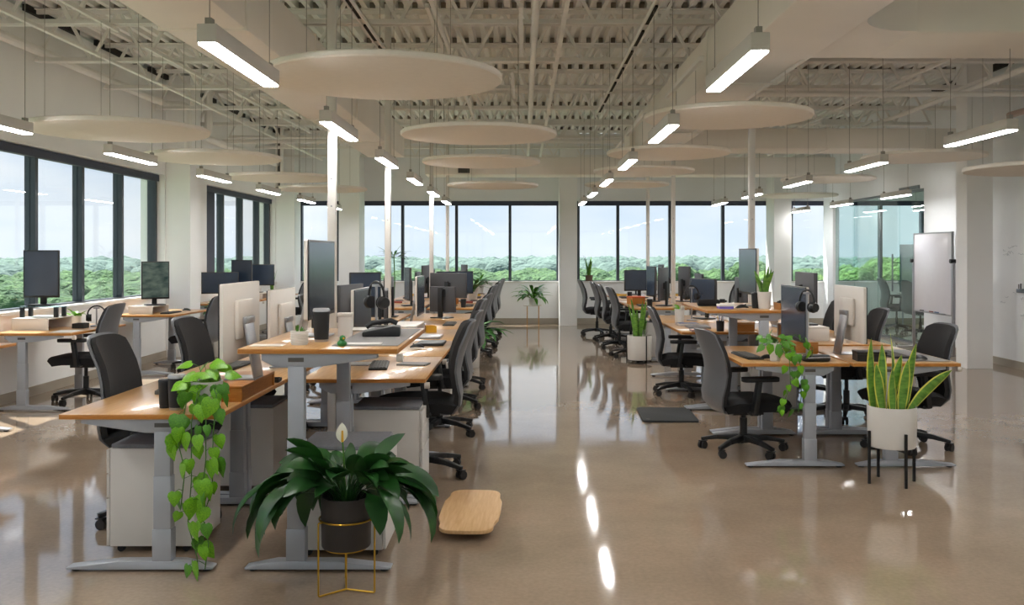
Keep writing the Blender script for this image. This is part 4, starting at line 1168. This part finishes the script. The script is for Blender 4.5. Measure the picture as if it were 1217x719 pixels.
snake('upright snake plant on the fifth window desk by the large dark monitor', spot('W', 4, .62, 1.08), 9, .28, .42, .04, .02, .1, lambda t: pot_cyl(t, .07, .13, 'white_pot', 0, .85), 14, False, .3)
bushy('potted_plant', 'leafy plant between the desks behind the white-backed monitors', spot('A', 2, .3, .62-.4), pot_small(.07, .12), 24, .2, .4, .03, .1, 8, 'leaf_deep', .02)
bushy('potted_plant', 'bright bushy plant on the last aisle desk, far window-side bench', spot('F', 3, .5, .6+.35), pot_small(.1, .16), 40, .34, .5, .04, .13, 9, 'leaf_deep', .03)
bushy('potted_plant', 'dark leafy plant on the second aisle desk, far window-side bench', spot('F', 1, .52, 1.05), pot_small(.08, .14), 26, .36, .9, .025, .12, 10, 'leaf_fern', .02)
bushy('floor_plant', 'large floor plant between the two window-side benches', (-.72, 12.3, 0), lambda t: pot_cyl(t, .15, .3, 'white_pot', 0, .9), 34, .62, .8, .07, .27, 11, 'leaf_fern', .05, -1.2)
bushy('floor_plant', 'tall wispy plant near the end windows, window side', (-2.55, 18.2, 0), lambda t: (pot_cyl(t, .16, .35, 'white_pot', 0, .9), MB().tube([(0, 0, .3), (.02, 0, 1.0), (0, .02, 1.5)], .012, 6).build('stem', 'stem', t)), 22, .38, .2, .03, 1.42, 12, 'leaf_fern', .03)
t = thing('plant_table', 'slim wooden-framed plant table below the end windows', 'table', (.2, 19.3, 0))
MB().lathe([(.2, .42), (.2, .44)], n=24).build('top', 'monitor_white', t)
for k in range(4):
    a = R(45+90*k); MB().box(.17*math.cos(a)-.01, .17*math.cos(a)+.01, .17*math.sin(a)-.01, .17*math.sin(a)+.01, 0, .4195).build('leg', 'bamboo', t, smooth=0)
bushy('potted_plant', 'spreading leafy plant on the slim table below the end windows', (.2, 19.3, .4405), pot_small(.09, .14, 'white_pot'), 46, .5, .35, .045, .12, 13, 'leaf_deep', .03, -.9)

# ------------------------------------------------------------------ on the floor
t = thing('balance_board', 'bamboo balance board lying on the floor by the aisle', 'balance board', (-.29, 5.14, 0), R(-3))
ol = []
for k in range(48):
    a = 2*PI*k/48; c_, s_ = math.cos(a), math.sin(a)
    x = .165*math.copysign(abs(c_)**.45, c_); y = .315*math.copysign(abs(s_)**.45, s_)
    x *= 1-.1*math.exp(-((abs(y)-.2)/.05)**2)*1; ol.append((x, y))
mt = Matrix.Translation((0, 0, .075)) @ Matrix.Rotation(R(0), 4, 'Y') @ Matrix.Rotation(R(5), 4, 'X')
b = MB(); b.prism(ol, -.011, .011, mt); b.build('deck', 'board_wood', t, bevel=.004)
MB().lathe([(.01, .0), (.06, .004), (.1, .018), (.1, .05), (.02, .058)], n=24).build('rocker', 'plastic_black', t)
t = thing('floor_mat', 'dark anti-fatigue mat on the floor beside the whiteboard-side bench', 'mat', (1.33, 8.6, 0), R(-2))
MB().prism(rrect(-.25, .25, -.36, .36, .03), 0, .018).build('pad', 'mat_rubber', t, bevel=.006)
MB().lathe([(.02, .0185), (.02, .02)], (-.2, -.3, 0), 12).build('badge', 'gap', t)

# mobile whiteboard by the right wall
t = thing('mobile_whiteboard', 'mobile whiteboard on a silver frame by the right wall', 'whiteboard', (6.05, 13.68, 0))
MB().box(-.012, .012, -.62, .62, .64, 1.80).build('board', 'whiteboard', t, bevel=.002)
for q in ((-.016, .016, -.64, -.62, .62, 1.82), (-.016, .016, .62, .64, .62, 1.82), (-.016, .016, -.62, .62, 1.80, 1.82), (-.016, .016, -.62, .62, .62, .64)): MB().box(*q).build('frame', 'silver', t, smooth=0)
for yy in (-.66, .66):
    MB().box(-.02, .02, yy-.018, yy+.018, .06, 1.4).build('post', 'silver', t, bevel=.003)
    b = MB(); b.bar((-.27, yy, .07), (.27, yy, .07), .04, .03)
    f = b.build('foot', 'silver', t, bevel=.003)
    for xx in (-.24, .24): MB().tube([(xx-.0, yy-.012, .028), (xx, yy+.012, .028)], .028, 12).build('caster', 'caster', f)
    MB().tube([(-.05, yy, 1.4), (.03, yy, 1.4)], .03, 12).build('knob', 'plastic_black', t)
MB().box(-.08, -.0165, -.45, .45, .63, .645).build('marker_tray', 'silver', t, smooth=0)
b = MB()
for i, yy in enumerate((-.3, -.12, .2)): b = MB().tube([(-.05, yy, .654), (-.05, yy+.12, .654)], .008, 8); b.build('marker', ['book_blue', 'book_red', 'plastic_black'][i], t)
# marker holder and faint notes on the writable right wall
t = thing('marker_holder', 'small grey marker holder on the right wall past the pier', 'marker holder', (XR-.001, 12.0, 1.05))
MB().box(-.05, 0, -.06, .06, -.05, 0).build('cup', 'handle_steel', t, bevel=.004)
MB().tube([(-.03, -.02, -.03), (-.035, -.03, .07)], .008, 8).build('marker', 'plastic_black', t)
MB().tube([(-.03, .03, -.03), (-.03, .03, .06)], .008, 8).build('marker', 'felt_grey', t)
t = thing('wall_notes', 'faint grey handwriting strokes on the writable right wall', 'writing', (XR-.0015, 12.1, 1.2))
q = random.Random(2)
for k in range(14):
    y0 = q.uniform(-.4, .35); z0 = q.uniform(-.5, .4); pts = [(0, y0+i*.022, z0+q.uniform(-.02, .02)) for i in range(q.randint(4, 9))]
    MB().tube(pts, .0022, 4).build('stroke', 'scribble', t)

# meeting room behind the glass
t = thing('meeting_table', 'white meeting table inside the glass room', 'table', (7.9, 17.4, 0))
MB().prism(rrect(-.5, .5, -1.0, 1.0, .06), .715, .745).build('tabletop', 'monitor_white', t, bevel=.003)
for yy in (-.6, .6): MB().box(-.05, .05, yy-.05, yy+.05, .02, .714).build('leg', 'frame_silver', t, smooth=0); MB().box(-.35, .35, yy-.04, yy+.04, 0, .0195).build('foot', 'frame_silver', t, smooth=0)
chair(7.25, 16.9, -80, 0, cl+'inside the glass meeting room at the white table')
chair(7.3, 18.1, -95, 0, cl+'inside the glass meeting room, deeper at the white table')
t = thing('room_screen', 'grey presentation board standing inside the glass meeting room', 'board', (8.05, 19.0, 0))
MB().box(-.32, .32, -.012, .012, .35, 1.7).build('board', 'felt_grey', t, bevel=.003)
for xx in (-.25, .25):
    MB().box(xx-.015, xx+.015, .0125, .035, .02, 1.6).build('post', 'frame_silver', t, smooth=0); MB().box(xx-.02, xx+.02, -.25, .25, 0, .0195).build('foot', 'frame_silver', t, smooth=0)
apply_lift()

# ------------------------------------------------------------------ outside
GZ = -9.5
struct(MB().add([(-900, -500, GZ), (900, -500, GZ), (900, 1100, GZ), (-900, 1100, GZ)], [(0, 1, 2, 3)]).build('ground', 'terrain', smooth=0))
def ico(sub):
    bm = bmesh.new(); bmesh.ops.create_icosphere(bm, subdivisions=sub, radius=1); v = [q.co.copy() for q in bm.verts]; f = [tuple(x.index for x in q.verts) for q in bm.faces]; bm.free(); return v, f
I1, I2, I3 = ico(2), ico(2), ico(3)
rf = random.Random(31)
def blob(b, c, r, sq, src, jit):
    vs, fs = src; sx = rf.uniform(.85, 1.15)
    b.add([(c[0]+p.x*r*sx*rf.uniform(1-jit, 1+jit), c[1]+p.y*r*rf.uniform(1-jit, 1+jit), c[2]+p.z*r*sq*rf.uniform(1-jit, 1+jit)) for p in vs], fs)
def forest(name, d0, d1, n, rmin, rmax, top0, top1, m, label, src):
    b = MB()
    for i in range(n):
        a = R(rf.uniform(-78, 32)); d = math.sqrt(rf.uniform(d0*d0, d1*d1)); r = rf.uniform(rmin, rmax)
        zt = rf.uniform(top0, top1); blob(b, (d*math.sin(a), d*math.cos(a), zt-r*.9), r, .9, src, .12)
    o = b.build(name, m, None, smooth=180); o['kind'] = 'stuff'; tag(o, label, 'trees')
forest('distant_forest', 170, 420, 2600, 3.5, 7, -2.0, .9, 'forest_haze', 'distant forest with haze put into its colour, along the horizon outside the windows', I1)
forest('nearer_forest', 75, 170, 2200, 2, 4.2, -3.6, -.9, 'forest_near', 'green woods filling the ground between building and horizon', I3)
def tree(x, y, top, r, m, label):
    t = thing('tree', label, 'tree', (x, y, GZ)); h = top-GZ
    MB().tube([(0, 0, 0), (.1, 0, h*.4), (0, .1, h*.8)], [r*.09, r*.07, r*.03], 8).build('trunk', 'trunk', t)
    b = MB()
    for k in range(40):
        a = rf.uniform(0, 2*PI); q = rf.random()**.6*r*.8; zz = h-r*1.0+rf.uniform(-.9, .62)*r
        blob(b, (q*math.cos(a), q*math.sin(a), zz), r*rf.uniform(.24, .38), .85, I3, .16)
    o = b.build('crown', m, t, smooth=180)
tree(13.0, 63, 1.62, 4.2, 'tree_deep', 'tall dark-crowned tree outside, right of the main pilaster')
tree(17.5, 60, .6, 4.0, 'tree_bright', 'broad bright tree outside behind the far whiteboard-side bench')
tree(9.0, 58, .2, 3.6, 'tree_bright', 'light green tree outside seen low through the middle right pane')
tree(24.2, 64, 1.8, 4.6, 'tree_bright', 'high bright tree outside beyond the narrow window by the glass room')
tree(29.5, 66, 1.9, 4.8, 'tree_deep', 'deep green tree outside seen through the meeting room glass')
tree(1.6, 62, -.3, 3.8, 'tree_bright', 'yellow-green tree outside behind the plant table')
tree(-2.4, 66, -.1, 3.6, 'tree_deep', 'low dark tree outside, left of the plant table')
tree(-44, 62, .2, 4.6, 'tree_bright', 'bright tree outside the window wall, near its pier')
tree(-46, 76, -.2, 4.6, 'tree_deep', 'dark tree outside the window wall, beyond the first pier')
tree(-40, 40, -.6, 4.0, 'tree_bright', 'bright tree outside the nearest seen panes of the window wall')
t = thing('far_building', 'low pale building among the trees outside the window wall', 'building', (-86, 118, GZ), R(30))
MB().box(-14, 14, -6, 6, 0, 9.0).build('wall', 'facade', t, smooth=0)
MB().box(-14.4, 14.4, -6.4, 6.4, 9.01, 9.5).build('roof', 'gap', t, smooth=0)
for k in range(6): MB().box(-12+k*4.2, -9.6+k*4.2, -6.05, -6.0, 5.6, 7.8).build('window', 'screen', t, smooth=0)
